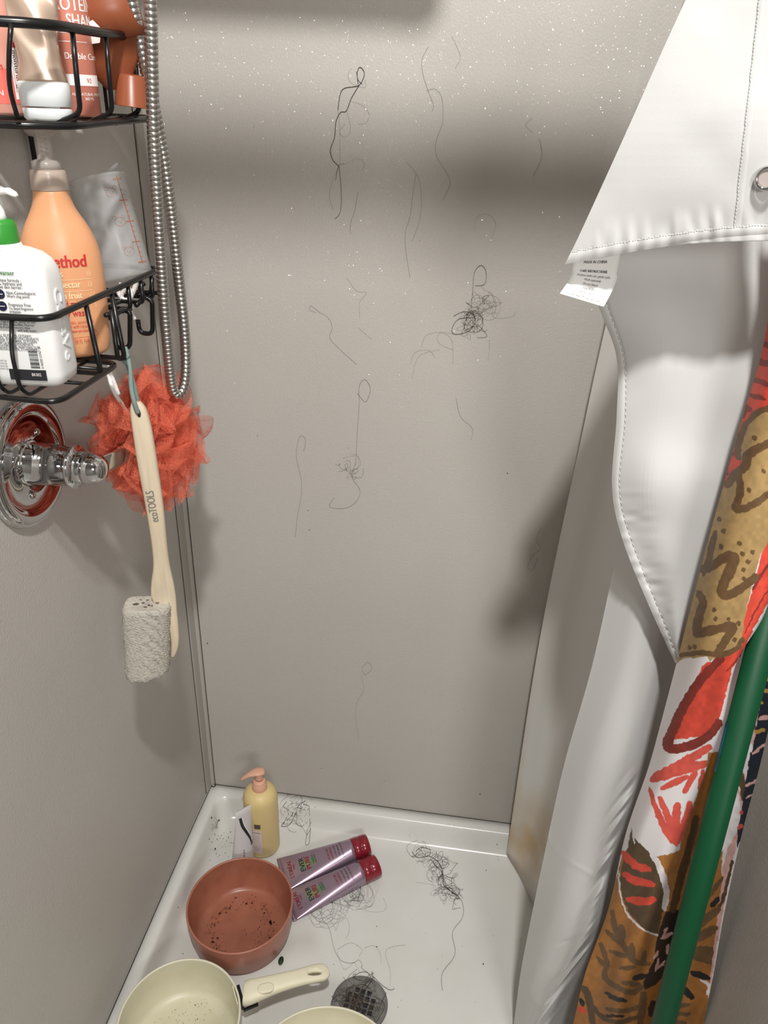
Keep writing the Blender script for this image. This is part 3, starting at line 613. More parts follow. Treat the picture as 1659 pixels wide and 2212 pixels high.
# ------------------------------------------------------------------ shower caddy
XR = .1245
cd_ = empty('shower_caddy', (0.006, -.31, 1.19), 'black wire shower caddy with two baskets hanging on the left wall', 'shower caddy')
b = B()
b.tube([(.006, -.315, 1.19), (.006, -.315, 1.86)], .0042, 10)
b.build('back_pole', M['black'], cd_)
b = B().tube(fillet([(.006, -.315, 1.86), (.006, -.315, 1.9), (.05, -.315, 1.9), (.05, -.315, 1.87)], .015), .004, 8); b.build('hanging_hook', M['black'], cd_)
def wire(pts, name, parent, r=.0022, fr=.006, closed=False): return B().tube(fillet(pts, fr, closed), r, 8, closed).build(name, M['black'], parent)
# lower basket
zt, zb = 1.266, 1.191; yF, yM, yB = -.542, -.407, -.27
lb = B().tube(fillet([(.012, yF+.012, zt), (.06, yF, zt), (XR-.002, yF+.004, zt), (XR-.002, yB, zt), (.012, yB, zt)], .018, True, 6), .0034, 10, True).build('lower_basket', M['black'], cd_)
wire([(.012, yF-.01, zb), (XR+.006, yF-.018, zb), (XR+.006, -.425, zb), (.012, -.425, zb)], 'floor_ring', lb, .003, .02, True)
for x in (.045, .066, .087): wire([(x, yF+.002, zt), (x+.002, yF-.012, zt-.03), (x+.0045, yF-.014, zb+.012), (x+.006, yF-.004, zb), (x+.006, -.425, zb)], 'wire', lb, .0021, .010)
for y in (-.465, -.437+.03): wire([(XR-.002, y, zt), (XR+.004, y, zb), (.012, y, zb)], 'wire', lb, .0028, .006)
wire([(XR-.002, -.412, zt-.02), (XR-.002, -.412, zb+.0), (XR+.004, -.405, zb)], 'wire', lb, .0028, .004)
wire([(.012, -.50, zb), (XR+.006, -.50, zb)], 'wire', lb, .0021); wire([(.012, -.45, zb), (XR+.006, -.45, zb)], 'wire', lb, .0021)
# shallow shelf at the rear of the lower basket
zs2 = 1.237
for y in (-.365, -.33, -.30, -.275): wire([(XR-.002, y, zt), (XR-.002, y, zs2), (.012, y, zs2)], 'wire', lb, .0026, .005)
for x in (XR-.03, XR-.06, .03): wire([(x, -.412, zs2), (x, -.27, zs2)], 'wire', lb, .0026, .004)
wire([(XR-.008, -.415, zs2+.004), (XR-.002, -.365, zs2)], 'wire', lb, .0026, .002)
def P0(y, *l): return [tuple(on(1, y, a, c)) for a, c in l]
h1 = wire([(XR-.004, -.412, zs2)]+P0(-.372, (264, 668), (281, 674), (281, 752), (250, 752), (248, 722)), 'hook', lb, .0029, .008)
h2 = wire([(XR-.004, -.345, zs2)]+P0(-.315, (312, 641), (329, 650), (330, 722), (302, 719), (298, 691)), 'hook', lb, .0029, .008)
h3 = wire(P0(-.30, (312, 612), (300, 622), (311, 634), (326, 632), (329, 600)), 'hook', lb, .0026, .006)
# upper basket
zt2, zb2 = 1.507, 1.428; uF, uB = -.512, -.262; XU = .137
ub = B().tube(fillet([(.012, uF+.02, zt2), (.07, uF, zt2), (XU, uF+.03, zt2), (XU, -.40, zt2+.001), (XU-.004, uB, zt2+.005)], .03, False, 7), .0044, 10).build('upper_basket', M['black'], cd_)
wire([(XU-.004, uB, zt2+.005), (XU-.004, uB+.008, zt2+.005)], 'end_knob', ub, .006); wire([(XU-.005, uB, zb2+.006), (XU-.005, uB+.008, zb2+.006)], 'end_knob', ub, .005)
wire([(.012, uF+.03, zb2), (.09, uF+.025, zb2), (XU-.006, uF+.06, zb2), (XU-.004, -.38, zb2+.003), (XU-.005, uB, zb2+.006), (.012, uB, zb2+.006)], 'floor_ring', ub, .0036, .02, True)
wire([(.02, -.32, zb2), (XU-.01, -.32, zb2+.003)], 'wire', ub, .003); wire([(.02, -.37, zb2), (XU-.01, -.37, zb2+.002)], 'wire', ub, .003); wire([(.02, -.42, zb2), (XU-.01, -.42, zb2)], 'wire', ub, .003)
wire([(.05, uF+.03, zb2), (.05, uB, zb2+.005)], 'wire', ub, .0026); wire([(.09, uF+.03, zb2), (.09, uB, zb2+.005)], 'wire', ub, .0026)
uw = lambda px0, px1, x0=XU, x1=XU-.004: wire([tuple(on(0, x0, px0, 52+px0*.085)), tuple(on(0, (x0+x1)/2+.002, (px0+px1)/2, 160)), tuple(on(0, x1, px1, 250-px0*.03)), (x1-.03, on(0, x1, px1, 250)[1], zb2)], 'wire', ub, .0026, .008)
uw(156, 174); uw(228, 243); uw(288, 302)
wire([tuple(on(1, -.50, 24, 50)), tuple(on(1, -.502, 19, 120)), tuple(on(1, -.50, 20, 190)), tuple(on(1, -.49, 37, 250))], 'wire', ub, .0022, .02)
wire([(.03, uB-.002, zt2+.004), (.03, uB-.002, zb2+.006)], 'wire', ub); wire([(.075, uB-.002, zt2+.004), (.075, uB-.002, zb2+.006)], 'wire', ub)

# ------------------------------------------------------------------ bottles
UPZ = Vector((0, 0, 1))
def frame(yaw):       # face direction: yaw=0 looks to -Y ; positive turns the face toward +X
    N = Vector((math.sin(yaw), -math.cos(yaw), 0)); U = Vector((math.cos(yaw), math.sin(yaw), 0)); return U, N
# white cleanser
wb_c = (.0715, -.5085, 1.1945)
U, N = frame(math.radians(4)); Vb = -N
wb = empty('white_cleanser_bottle', wb_c, 'white pump bottle with green collar and printed back label in the lower basket', 'bottle')
def WB(u, n, z): return Vector(wb_c)+U*u+N*n+UPZ*z
rings = [sellipse(WB(0, 0, z), U, Vb, a, c, 5, 56) for z, a, c in ((0, .041, .020), (.004, .0455, .0245), (.012, .047, .026), (.06, .0465, .0258), (.100, .0455, .0245), (.112, .0440, .0235), (.120, .040, .021), (.1255, .033, .018), (.129, .023, .0155))]
rings += [sellipse(WB(0, 0, z), U, Vb, r, r, 2, 56) for z, r in ((.1308, .0175), (.134, .0165))]
B().loft(rings).build('body', M['white'], wb)
co = WB(-.001, 0, .1335)
lathe(B(), co, (0, 0, 1), [(.0162, 0), (.0168, .002), (.0160, .017), (.0145, .0205), (.011, .0215)], 40).build('collar', M['green'], wb)
pm = B(); lathe(pm, co+UPZ*.021, (0, 0, 1), [(.0095, 0), (.0082, .004), (.0080, .0235)], 32)
pd = (Vector((.93, -.36, 0))).normalized(); pv = UPZ.cross(pd); hb = co+UPZ*.046
pm.loft([sellipse(hb+pd*t+UPZ*dz, pv, UPZ, w, h, 2.4, 20) for t, w, h, dz in ((-.017, .002, .001, -.001), (-.013, .008, .0025, 0), (-.004, .0105, .0035, .001), (.006, .0095, .0035, .001), (.014, .006, .0032, .0), (.024, .0042, .003, .001), (.031, .0035, .0025, -.001), (.034, .002, .0012, -.002))])
pm.build('pump', M['white'], wb)
ff = plane_fn(WB(0, .0268, 0), U, (0, 0, 1), -.0)
# label print follows the front face
def wface(x, y):
    x = x-.008
    t = min(abs(x)/.0465, 1); return WB(x, .0262*(1-t**5)**.2*(1-.06*max(0, (y-.06)/.05))+.0003, y)
b = B()
for s, y, sz in (('formulated by dermatologists, its unique formula -', .1030, .0042), ('with three ceramides - cleanses, hydrates and', .0998, .0042), ('helps restore the protective skin barrier.', .0966, .0042)): text(b, s, sz, wface, .033, y, 'RIGHT', .00008, .85)
for s, y, x, sz in (('Non-Comedogenic', .0915, .0165, .0042), ("Won't clog pores", .0885, .0165, .0036), ('Fragrance Free', .0805, .0165, .0042), ('To avoid fragrance', .0772, .0165, .0036), ('irritation', .0742, .0165, .0036)): text(b, s, sz, wface, x, y, 'LEFT', .00008, .85)
for s, y in (('Hyaluronic Acid', .0815), ("Helps retain skin's", .0780), ('natural moisture', .0748), ('Gel to foamy', .0925), ('Cleanses and', .0895)): text(b, s, .0038, wface, .003, y, 'RIGHT', .00006, .85)
L_ = ['Non-irritating, fragrance free, gentle on skin', 'a gentle, foaming cleanser for face, for medium, Normal', 'with eyes, if contact occurs, rinse', 'well with water.', '', 'INGREDIENTS: AQUA, WATER, EAU, GLYCERIN, CETEARYL', 'ALCOHOL, STEARYL ALCOHOL, SODIUM HYALURONATE', 'CERAMIDE NP, CERAMIDE AP, CERAMIDE EOP, CARBOMER, GLYCERIN', 'GLYCERYL STEARATE, SODIUM LAUROYL, PHOSPHATE', 'PHENOXYETHANOL, TOCOPHEROL, XANTHAN GUM', 'CHOLESTEROL, DISODIUM EDTA, ETHYLHEXYL']
for i, s in enumerate(L_):
    if s: text(b, s, .0036, wface, .040-[0, 2, 6][i % 3]*.001, .0645-i*.0027, 'RIGHT', .00006, .80)
for i in range(4): text(b, 'distributed by', .0030, wface, .004, .026-i*.0027, 'RIGHT', 0, .85)
b.build('lettering', M['inkgrey'], wb, False)
b = B(); text(b, 'Foaming Facial Cleanser', .0062, wface, .0275, .1090, 'RIGHT', .00013, .82); b.build('green_lettering', M['inkgreen'], wb, False)
b = B(); rect(b, wface, -.046, .0702, .0400, .0716, 24); b.build('green_line', M['inkgreen'], wb, False)
wf2 = lambda x, y: wface(x, y)+N*.0003
for by in (.0912, .0800):
    b = B(); disc(b, wface, .0103, by, .0046, 24); bd = b.build('badge', M['navy'], wb, False)
    b = B(); rect(b, wf2, .0075, by-.0003, .0131, by+.0003, 3); b.build('badge_mark', M['inkwhite'], bd, False)
b = B(); text(b, 'BK002', .0044, wf2, .0270, .0125, 'LEFT', 0, .8); b.build('code_lettering', M['inkwhite'], wb, False)
b = B(); rect(b, wface, .0045, .0078, .0415, .0187, 14); b.build('black_band', M['ink'], wb, False)
b = B()
for k in range(24):
    w = random.choice([.0003, .0003, .0005, .0006]); rect(b, wface, .0275, .0205+k*.00082, .0365, .0205+k*.00082+w, 4)
v_, f_ = text_geo('6 06000 53767 5', .0032); b.add([wface(.0400-c, .0205+a*.95) for a, c, _ in v_], f_)
tag(b.build('barcode', M['ink'], wb, False), kind='stuff')
# raised word on the side
def wside(x, y):      # x runs down the side, y runs toward the back
    return WB(.0472, .010-y, .072-x)
v_, f_ = text_geo('CeraVe', .026, 'LEFT', 1.05)
b = B(); b.add([WB(.0474-.0015*max(0, (.095-a*.86)-.06)/.04, .0075-c*.72, .095-a*.86) for a, c, _ in v_], f_)
ro = b.build('embossed_word', M['white'], wb, False); m_ = ro.modifiers.new('s', 'SOLIDIFY'); m_.thickness = .0012; m_.offset = 0

# orange body wash
ob_c = (.0735, -.412, 1.1945); U, N = frame(math.radians(27)); Vb = -N
ob = empty('orange_body_wash_bottle', ob_c, 'orange rounded pump bottle with red lettering and clear pump in the lower basket', 'bottle')
def OB(u, n, z): return Vector(ob_c)+U*u+N*n+UPZ*z
prof = [(0, .028, .018), (.003, .036, .023), (.010, .0395, .026), (.03, .042, .0275), (.07, .0435, .028), (.10, .0432, .028), (.115, .0415, .027), (.127, .038, .0252), (.137, .0335, .023), (.147, .0275, .0205), (.156, .0225, .0190), (.165, .0195, .0182), (.172, .0183, .0178)]
B().loft([sellipse(OB(0, 0, z), U, Vb, a*.95, c, 2.15, 56) for z, a, c in smoothpath(prof, 4)]).build('body', M['orange'], ob)
nk = OB(0, 0, .172)
lathe(B(), nk, (0, 0, 1), [(.0180, 0), (.0186, .001), (.0178, .016), (.0168, .0195), (.012, .020)], 40).build('collar', M['clearcollar'], ob)
b = B(); lathe(b, nk+UPZ*.0195, (0, 0, 1), [(.0145, 0), (.0145, .008), (.010, .0095), (.0080, .010), (.0080, .03), (.013, .031), (.0135, .044), (.011, .046)], 36)
pd = (U*.98+N*.2).normalized(); pv = UPZ.cross(pd); hb = nk+UPZ*.058
b.loft([sellipse(hb+pd*t+UPZ*dz, pv, UPZ, w, h, 2.4, 20) for t, w, h, dz in ((-.014, .010, .006, 0), (0, .012, .0065, 0), (.014, .010, .0055, .001), (.03, .006, .004, .001), (.041, .004, .003, -.002))])
b.build('pump', M['clearpump'], ob)
b = B(); b.tube([nk+UPZ*.03+Vector((.0035*math.cos(t*6.283), .0035*math.sin(t*6.283), t*.0042)) for t in np.linspace(0, 5, 60)], .0005, 6); b.build('spring', M['steel'], ob)
def oface(x, y):
    x = x*.95+.0015; y = y+.011
    r = 1-abs(np.clip(x/.0416, -1, 1))**2.15; return OB(x, .0284*r**(1/2.15)+.0003, y)
b = B(); text(b, 'method', .0178, oface, -.0205, .0885, 'LEFT', .0005, .82)
text(b, 'hand mist', .0098, oface, -.0165, .0475, 'LEFT', .0001, .85); text(b, 'body wash', .0098, oface, -.0165, .0375, 'LEFT', .0001, .85)
for k, s in enumerate(('gentle on skin, plant-based', 'body wash with hibiscus', 'made without parabens')): text(b, s, .0046, oface, -.016, .0292-k*.0045, 'LEFT', 0, .8)
line2(b, oface, [(-.03, .0265), (.008, .0265)], .0003); text(b, '28 FL OZ', .005, oface, .0, .0085, 'LEFT', 0, .8)
line2(b, oface, [(-.002, .0205), (.024, .0205), (.026, .0185), (.026, .0155), (.024, .0138), (-.002, .0138)], .0003)
b.build('red_lettering', M['inkred'], ob, False)
b = B()
for s, y in (('hibiscus', .079), ('mango nectar', .0675), ('passion fruit', .056)): text(b, s, .0098, oface, .0155 if s != 'hibiscus' else -.001, y, 'RIGHT', .0001, .85)
for y in (.0755, .0635, .0525): line2(b, oface, [(t, y) for t in np.linspace(-.03, .027, 12)], .00035)
line2(b, oface, [(.0285, .062), (.0285, .045)], .0003)
for y in (.081, .0695, .058):
    line2(b, oface, [(.0255+.0019*math.cos(t), y+.003*math.sin(t)) for t in np.linspace(0, 6.28, 16)], .0003); line2(b, oface, [(.0255+.0009*math.cos(t), y+.0014*math.sin(t)) for t in np.linspace(0, 6.28, 10)], .00025)
b.build('cream_lettering', M['inkcream'], ob, False)

# measuring cup leaning in the shallow end
ct, cbm = on(1, -.285, 207, 386), on(1, -.300, 274, 602); ax = Vector(ct-cbm); Lc = ax.length; ax.normalize()
cupo = empty('measuring_cup', tuple(cbm), 'frosted clear measuring cup with orange scale and bear faces leaning in the caddy', 'measuring cup')
Uc = (Vector(rt)-ax*Vector(rt).dot(ax)).normalized(); Vc = ax.cross(Uc)
b = B(); b.loft([sellipse(Vector(cbm)+ax*z, Uc, Vc, r*1.18, r, 2, 48) for z, r in ((0, .0265), (.002, .0282), (.006, .0272), (Lc-.004, .0282), (Lc-.003, .0296), (Lc, .0296), (Lc, .0272), (Lc-.004, .0268), (.008, .0258), (.005, .01))], True, True, True)
b.build('beaker', M['clear'], cupo)
b = B(); sp = Vector(cbm)+ax*(Lc-.001)
b.loft([[sp+Uc*(.018+t*.014)+Vc*(w*(1-t*.6))+ax*(t*.008+abs(w)*.3) for w in (-.012, -.006, 0, .006, .012)] for t in (0, .5, 1)], False); solid(b.build('spout', M['clear'], cupo), .0008)
def cface(x, y):      # x: arc length from the axis facing the camera; y: up
    a = x/.029-1.45; r = .0284; return Vector(cbm)+ax*y+Uc*(math.cos(a)*r*1.10)+Vc*(math.sin(a)*r)
fs = 1 if (Vc.dot(Vector(CAM)-Vector(cbm)) < 0) else -1
def cfn(x, y):
    a = x/.029; r = .0286; return Vector(cbm)+ax*y+Uc*(math.sin(a)*r*1.18)-Vc*(math.cos(a)*r)*fs
b = B(); xs = .0300; line2(b, cfn, [(xs, .012), (xs, Lc-.004)], .0009)
for k in range(17):
    y = .014+k*(Lc-.022)/16; w = .0045 if k % 4 else .010; x0 = xs-(.0055 if k % 4 == 0 else 0); line2(b, cfn, [(x0, y), (xs+w*.7, y)], .0005 if k % 4 else .0008)
b.build('scale_marks', mat('scale_ink', (.40, .10, .03), .6), cupo, False)
bear = mat('bear_ink', (.33, .14, .09), .6)
for yy in (.094, .062, .028):
    b = B(); cx = .0185; line2(b, cfn, [(cx+.0055*math.cos(t), yy+.0048*math.sin(t)) for t in np.linspace(0, 6.28, 24)], .0003)
    for s in (-1, 1): line2(b, cfn, [(cx+s*.0045+.0018*math.cos(t), yy+.0048+.0018*math.sin(t)) for t in np.linspace(0, 6.28, 12)], .0003); disc(b, cfn, cx+s*.0018, yy+.0004, .0004, 8)
    disc(b, cfn, cx, yy-.0012, .0006, 8); b.build('bear_face', bear, cupo, False)['kind'] = 'stuff'

# ---- upper basket items
def simple_bottle(name, c, label, sect, m, seg=48, yaw=0, n=2):
    U, N = frame(yaw); o = empty(name, c, label, 'bottle'); C_ = Vector(c)
    B().loft([sellipse(C_+UPZ*z, U, -N, a, bb, n, seg) for z, a, bb in sect]).build('body', m, o)
    r0 = max(s[1] for s in sect); return o, (lambda x, y: C_+UPZ*y+U*(r0+.0003)*math.sin(x/r0)+N*(r0+.0003)*math.cos(x/r0))
sc_ = (.0870, -.35, 1.4345)
so, sfn = simple_bottle('salmon_shampoo_bottle', sc_, 'salmon pink bottle with white band standing in the upper basket', [(0, .0185, .0185), (.002, .0205, .0205), (.16, .0205, .0205), (.175, .012, .012), (.178, .009, .009)], M['salmon'], yaw=math.radians(20))
lathe(B(), Vector(sc_)+UPZ*.178, (0, 0, 1), [(.011, 0), (.011, .03)], 30).build('cap', M['whitecap'], so)
b = B(); text(b, 'PROTEIN', .0155, sfn, -.018, .0935, 'LEFT', .0002, .80); text(b, 'SHAMPOO', .0155, sfn, .0, .0800, 'LEFT', .0002, .72); text(b, 'Double Care', .0080, sfn, -.0065, .0520, 'LEFT', .0001, .9)
text(b, 'ALL NATURAL PROTEIN', .0038, sfn, -.004, .0195, 'LEFT', 0, .9); text(b, '360 ML', .0038, sfn, .008, .0155, 'LEFT', 0, .9)
line2(b, sfn, [(t, .0745) for t in np.linspace(-.02, .018, 10)], .0006); line2(b, sfn, [(t, .067) for t in np.linspace(-.02, .018, 10)], .0006); b.build('lettering', M['inkwhite'], so, False)
b = B(); rect(b, sfn, -.014, .0285, .030, .0385, 16); b.build('white_band', M['inkwhite'], so, False)
b = B(); text(b, '90', .006, lambda x, y: sfn(x, y)+(sfn(x, y)-Vector((sc_[0], sc_[1], sfn(x, y).z))).normalized()*.0004, .012, .0312, 'LEFT', 0, .9); b.build('band_number', M['salmon'], so, False)
# rose gold tube standing on its cap
tc_ = (.0955, -.433, 1.4325); Ut, Nt = frame(math.radians(8))
to = empty('rose_gold_tube', tc_, 'crumpled rose gold tube standing on its white flip cap in the upper basket', 'tube')
tk = .87
T_ = lambda u, n, z: Vector(tc_)+Ut*u+Nt*n+UPZ*z
b = B(); b.loft([sellipse(T_(0, 0, z), Ut, -Nt, a*tk, c*tk, 2.3, 40) for z, a, c in ((-.001, .0225, .0165), (.001, .0252, .0188), (.0085, .0262, .0195), (.0095, .0255, .019))]); b.build('flip_lid', M['whitecap'], to)
b = B(); b.loft([sellipse(T_(0, 0, z), Ut, -Nt, a*tk, c*tk, 2.3, 40) for z, a, c in ((.0108, .0255, .019), (.0115, .0268, .020), (.030, .0272, .0205), (.0315, .0265, .0198))]); b.build('cap', M['whitecap'], to)
b = B(); rr = []
for z in np.linspace(.0312, .17, 60):
    t = (z-.0312)/.139; a = .0262-.0040*sstep(0, .12, t)-.001*math.sin(t*9)+.006*t; c = .0195*(1-sstep(0, 1, t)*.9)
    ring = sellipse(T_(0, 0, z), Ut, -Nt, a*tk, c*tk, 2.1, 64)
    rr.append([p+Nt*(.0055*math.sin(z*75+q*.23)*math.sin(z*41+q*.11+1.2)*sstep(.05, .3, t)*(1-.4*t)) for q, p in enumerate(ring)])
b.loft(rr); b.build('foil_body', M['rosegold'], to)
# peach bottle
pc_ = (.0345, -.405, 1.4345)
po, pfn = simple_bottle('peach_bottle', pc_, 'peach pink bottle with coral and white label at the left of the upper basket', [(0, .022, .022), (.003, .0245, .0245), (.14, .0245, .0245), (.155, .015, .015)], M['peach'], yaw=math.radians(30))
b = B(); rect(b, pfn, -.03, .010, .030, .040, 20); b.build('coral_band', M['coral'], po, False)
pf2 = lambda x, y: pfn(x, y)+(pfn(x, y)-Vector((pc_[0], pc_[1], pfn(x, y).z))).normalized()*.0003
b = B(); rect(b, pf2, .013, .014, .023, .058, 6); v = [pf2(-.02, .035), pf2(.0, .035), pf2(.003, .05), pf2(-.01, .075), pf2(-.02, .08)]; b.add(v, [(0, 1, 2, 3, 4)]); b.build('white_sticker', M['inkwhite'], po, False)
pf3 = lambda x, y: pf2(x, y)+(pf2(x, y)-Vector((pc_[0], pc_[1], pf2(x, y).z))).normalized()*.0003
b = B(); text(b, 'AILN', .007, pf3, -.013, .017, 'LEFT'); b.build('label_name', M['inkwhite'], po, False)
b = B(); v_, f_ = text_geo('moisturizing', .0065); b.add([pf3(.016+c, .056-a) for a, c, _ in v_], f_); line2(b, pf3, [(-.006, .056), (-.001, .048)], .0012); line2(b, pf3, [(.0145, .02), (.0145, .052)], .0004); b.build('script_lettering', M['ink'], po, False)
b = B(); text(b, 'rich', .008, pf3, -.006, .0395, 'LEFT', .0002, .9); rect(b, pf3, .013, .0585, .024, .0625, 4); b.build('red_lettering', M['inkred'], po, False)
# brown bottle lying upside down
pA, pB_ = Vector(on(1, -.325, 190, -60)), Vector(on(1, -.318, 262, 215)); ax = (pB_-pA).normalized()
bo = empty('brown_bottle', tuple(pB_), 'dark reddish brown bottle upside down at the rear of the upper basket', 'bottle')
Ub = (Vector(rt)-ax*Vector(rt).dot(ax)).normalized(); Vb2 = ax.cross(Ub); Lb = (pB_-pA).length
b = B(); b.loft([sellipse(pA+ax*z, Ub, Vb2, r, r*.55, 2, 40) for z, r in ((-.02, .02), (0, .036), (.03, .043), (.06, .0445), (Lb-.055, .040), (Lb-.035, .030), (Lb-.02, .019), (Lb-.012, .013), (Lb-.010, .012))]); b.build('body', M['brown'], bo)
ca = Vector(on(1, -.318, 284, 160)); cb2 = Vector(on(1, -.318, 286, 230)); axc = (cb2-ca).normalized(); 
b = B(); lathe(b, ca, axc, [(.008, 0), (.0145, .001), (.0150, .0015), (.0185, (cb2-ca).length-.0008), (.0188, (cb2-ca).length-.0003), (.0180, (cb2-ca).length), (.0172, (cb2-ca).length+.0001), (.0005, (cb2-ca).length+.0001)], 36); b.build('cap', M['brown'], bo)
b = B(); sw = [pA+ax*z+Ub*x-Vb2*(.0252 if Vb2.dot(Vector(CAM)-pA) < 0 else -.0252) for x, z in ((-.012, .045), (.000, .042), (.006, .050), (.001, .062), (-.010, .062))]; b.add(sw, [(0, 1, 2, 3, 4)]); b.build('sticker', M['inkwhite'], bo, False)

# ------------------------------------------------------------------ shower hose
def Pp(l): return [on(1, y, a, c) for a, c, y in l]
hp = Pp([(268, -140, -.335), (272, -60, -.33), (283, 0, -.325), (296, 60, -.32), (311, 130, -.315), (326, 200, -.31), (342, 280, -.30), (355, 350, -.295), (366, 430, -.29), (377, 520, -.285), (388, 620, -.28), (397, 700, -.28), (401, 760, -.28), (401, 805, -.285), (396, 838, -.29), (386, 853, -.295), (376, 848, -.30), (370, 825, -.305), (364, 770, -.315), (357, 690, -.325), (350, 600, -.33), (343, 500, -.335), (337, 400, -.34), (332, 300, -.345), (329, 200, -.35), (327, 100, -.355), (325, 0, -.36), (324, -140, -.365)])
ho = empty('shower_hose', tuple(hp[15]), 'ribbed chrome shower hose hanging in a long loop beside the caddy', 'shower hose')
pth = [Vector(p) for p in smoothpath(hp, 14)]
s = [0]
for i in range(1, len(pth)): s.append(s[-1]+(pth[i]-pth[i-1]).length)
nR = int(s[-1]/.0054); nS = nR*6; tt = (np.repeat(np.arange(nR), 6)+np.tile([0, .10, .18, .5, .82, .90], nR))/nR*s[-1]; A = np.array(pth); Q = np.stack([np.interp(tt, s, A[:, k]) for k in range(3)], 1)
prof = [.0058, .0071, .0074, .0074, .0074, .0071]
bend = np.zeros(nS); b = B().tube(Q, [prof[i % 6]*.92 for i in range(nS)], 16); b.build('ribbed_tube', M['steel'], ho)
hh = empty('hand_shower', (.10, -.36, 1.78), 'unseen chrome shower arm and head above the caddy, its bar shaped to shade the wall', 'shower head')
B().tube(smoothpath([(.002, -.36, 1.92), (.06, -.36, 1.93), (.11, -.36, 1.90), (.13, -.36, 1.86)], 6), .011, 16).build('arm', M['chrome'], hh)
B().tube(smoothpath([Vector(hp[-1]), (.135, -.362, 1.70), (.13, -.36, 1.80), (.13, -.36, 1.86)], 6), .008, 12).build('hose_end', M['steel'], hh)
B().tube(smoothpath([(.03, -.39, 1.842), (.20, -.39, 1.842), (.30, -.39, 1.842), (.45, -.39, 1.842)], 6), [.016+.006*k/18 for k in range(19)], 16).build('shadow_handset', M['chrome'], hh)  # unseen grip, stretched into a level bar to cast the upper wall shadow
lathe(B(), (.455, -.39, 1.862), (.15, -.1, -1), [(.014, 0), (.022, .006), (.024, .03), (.020, .034)], 36).build('spray_head', M['chrome'], hh)
lathe(B(), (0, -.36, 1.92), (1, 0, 0), [(.03, 0), (.028, .006), (.012, .01)], 30).build('flange', M['chrome'], hh)
B().tube([Vector(hp[0]), (.11, -.365, 1.70), (.10, -.37, 1.80), (.07, -.37, 1.79)], .0075, 12).build('hose_start', M['steel'], hh)

# ------------------------------------------------------------------ valve
VC = Vector((0, -.4365, 1.0625)); vo = empty('shower_valve', tuple(VC), 'chrome round shower valve plate with lever handle on the left wall', 'shower valve')
lathe(B(), VC, (1, 0, 0), [(.079, 0), (.080, .003), (.0785, .007), (.0765, .0085), (.0755, .0075), (.0745, .0095), (.071, .0115), (.066, .0125), (.062, .0120), (.0585, .0065), (.056, .0055), (.026, .0062), (.025, .010), (.001, .010)], 96).build('plate', M['chrome'], vo)
lathe(B(), VC+Vector((.006, 0, 0)), (1, 0, 0), [(.0285, 0), (.0285, .002), (.0262, .0035), (.0255, .004), (.0250, .054), (.0258, .0545), (.0262, .057), (.0258, .0595), (.0225, .060), (.0222, .061)], 64).build('sleeve', M['chrome'], vo)
lathe(B(), VC+Vector((.063, 0, 0)), (1, 0, 0), [(.0190, 0), (.0198, .003), (.0198, .0125), (.0192, .013), (.0192, .0135), (.0198, .014), (.0194, .022), (.0180, .028), (.0155, .033), (.0115, .037), (.006, .0395), (.0005, .040)], 64).build('knob', M['chrome'], vo)
lv = [Vector((.080, -.434, 1.0605)), Vector((.086, -.412, 1.0575)), Vector((.096, -.388, 1.0580)), Vector((.108, -.362, 1.0615)), Vector((.1135, -.350, 1.064)), Vector((.115, -.346, 1.065))]
lv2 = [Vector(p) for p in smoothpath(lv, 5)]; rr = []
for i, p in enumerate(lv2):
    t = (lv2[min(i+1, len(lv2)-1)]-lv2[max(i-1, 0)]).normalized(); w = Vector((0, 0, 1)); w = (w-t*w.dot(t)).normalized(); q = t.cross(w); k = i/(len(lv2)-1)
    rr.append(sellipse(p, w, q, .0125-.002*k, .0035-.0012*k, 4, 24))
B().loft(rr).build('lever', M['chrome'], vo)
for dy, dz in ((.026, .030), (-.008, -.040)):
    lathe(B(), VC+Vector((.0055, dy, dz)), (1, 0, 0), [(.0042, 0), (.0042, .0015), (.0028, .0028), (.0026, .0012)], 20).build('screw', M['chrome'], vo)
b = B(); b.box((.0062, -.472, 1.055), (.0112, -.455, 1.070)); bevelmod(b.build('stop_tab', M['chrome'], vo, False), .002)

# ------------------------------------------------------------------ pouf
PCN = Vector(on(0, .090, 306, 938)); pf = empty('bath_pouf', tuple(PCN), 'coral red mesh bath pouf hanging behind the wooden brush', 'bath pouf')
r_ = random.Random(3)
def petal(dirv, R, wid, phase, parent_b):
    d = Vector(dirv).normalized(); u = d.orthogonal().normalized(); a0 = r_.uniform(0, 6.28); q = Matrix.Rotation(a0, 3, d); u = q @ u; v = d.cross(u); rows = []
    nU, nV = 18, 34
    for i in range(nU):
        s = i/(nU-1); row = []
        for j in range(nV):
            t = j/(nV-1)*2-1; w = wid*1.1*math.sqrt(max(0.0, math.sin(math.pi*(.06+.92*s))))
            rad = R*(s**.85)
            ruff = (.10*R*s*math.sin(t*7+phase)+.05*R*s*math.sin(t*17+phase*2.3)+.022*R*s*math.sin(t*33+phase))
            p = PCN + d*rad*.96 + u*(t*w*R) + v*(ruff+R*.30*(s**2)*math.cos(t*1.5))
            row.append(p)
        rows.append(row)
    def sq(p):
        e = p-PCN; e.x *= .80; p2 = PCN+e; p2.x = max(p2.x, .005); return p2
    parent_b.loft([[sq(p) for p in r] for r in rows], False)
b = B()
for k in range(78):
    z = r_.uniform(-1, 1); a = r_.uniform(0, 6.28); q = math.sqrt(1-z*z)
    petal((q*math.cos(a), q*math.sin(a), z), r_.uniform(.060, .086), r_.uniform(.45, .8), r_.uniform(0, 6.28), b)
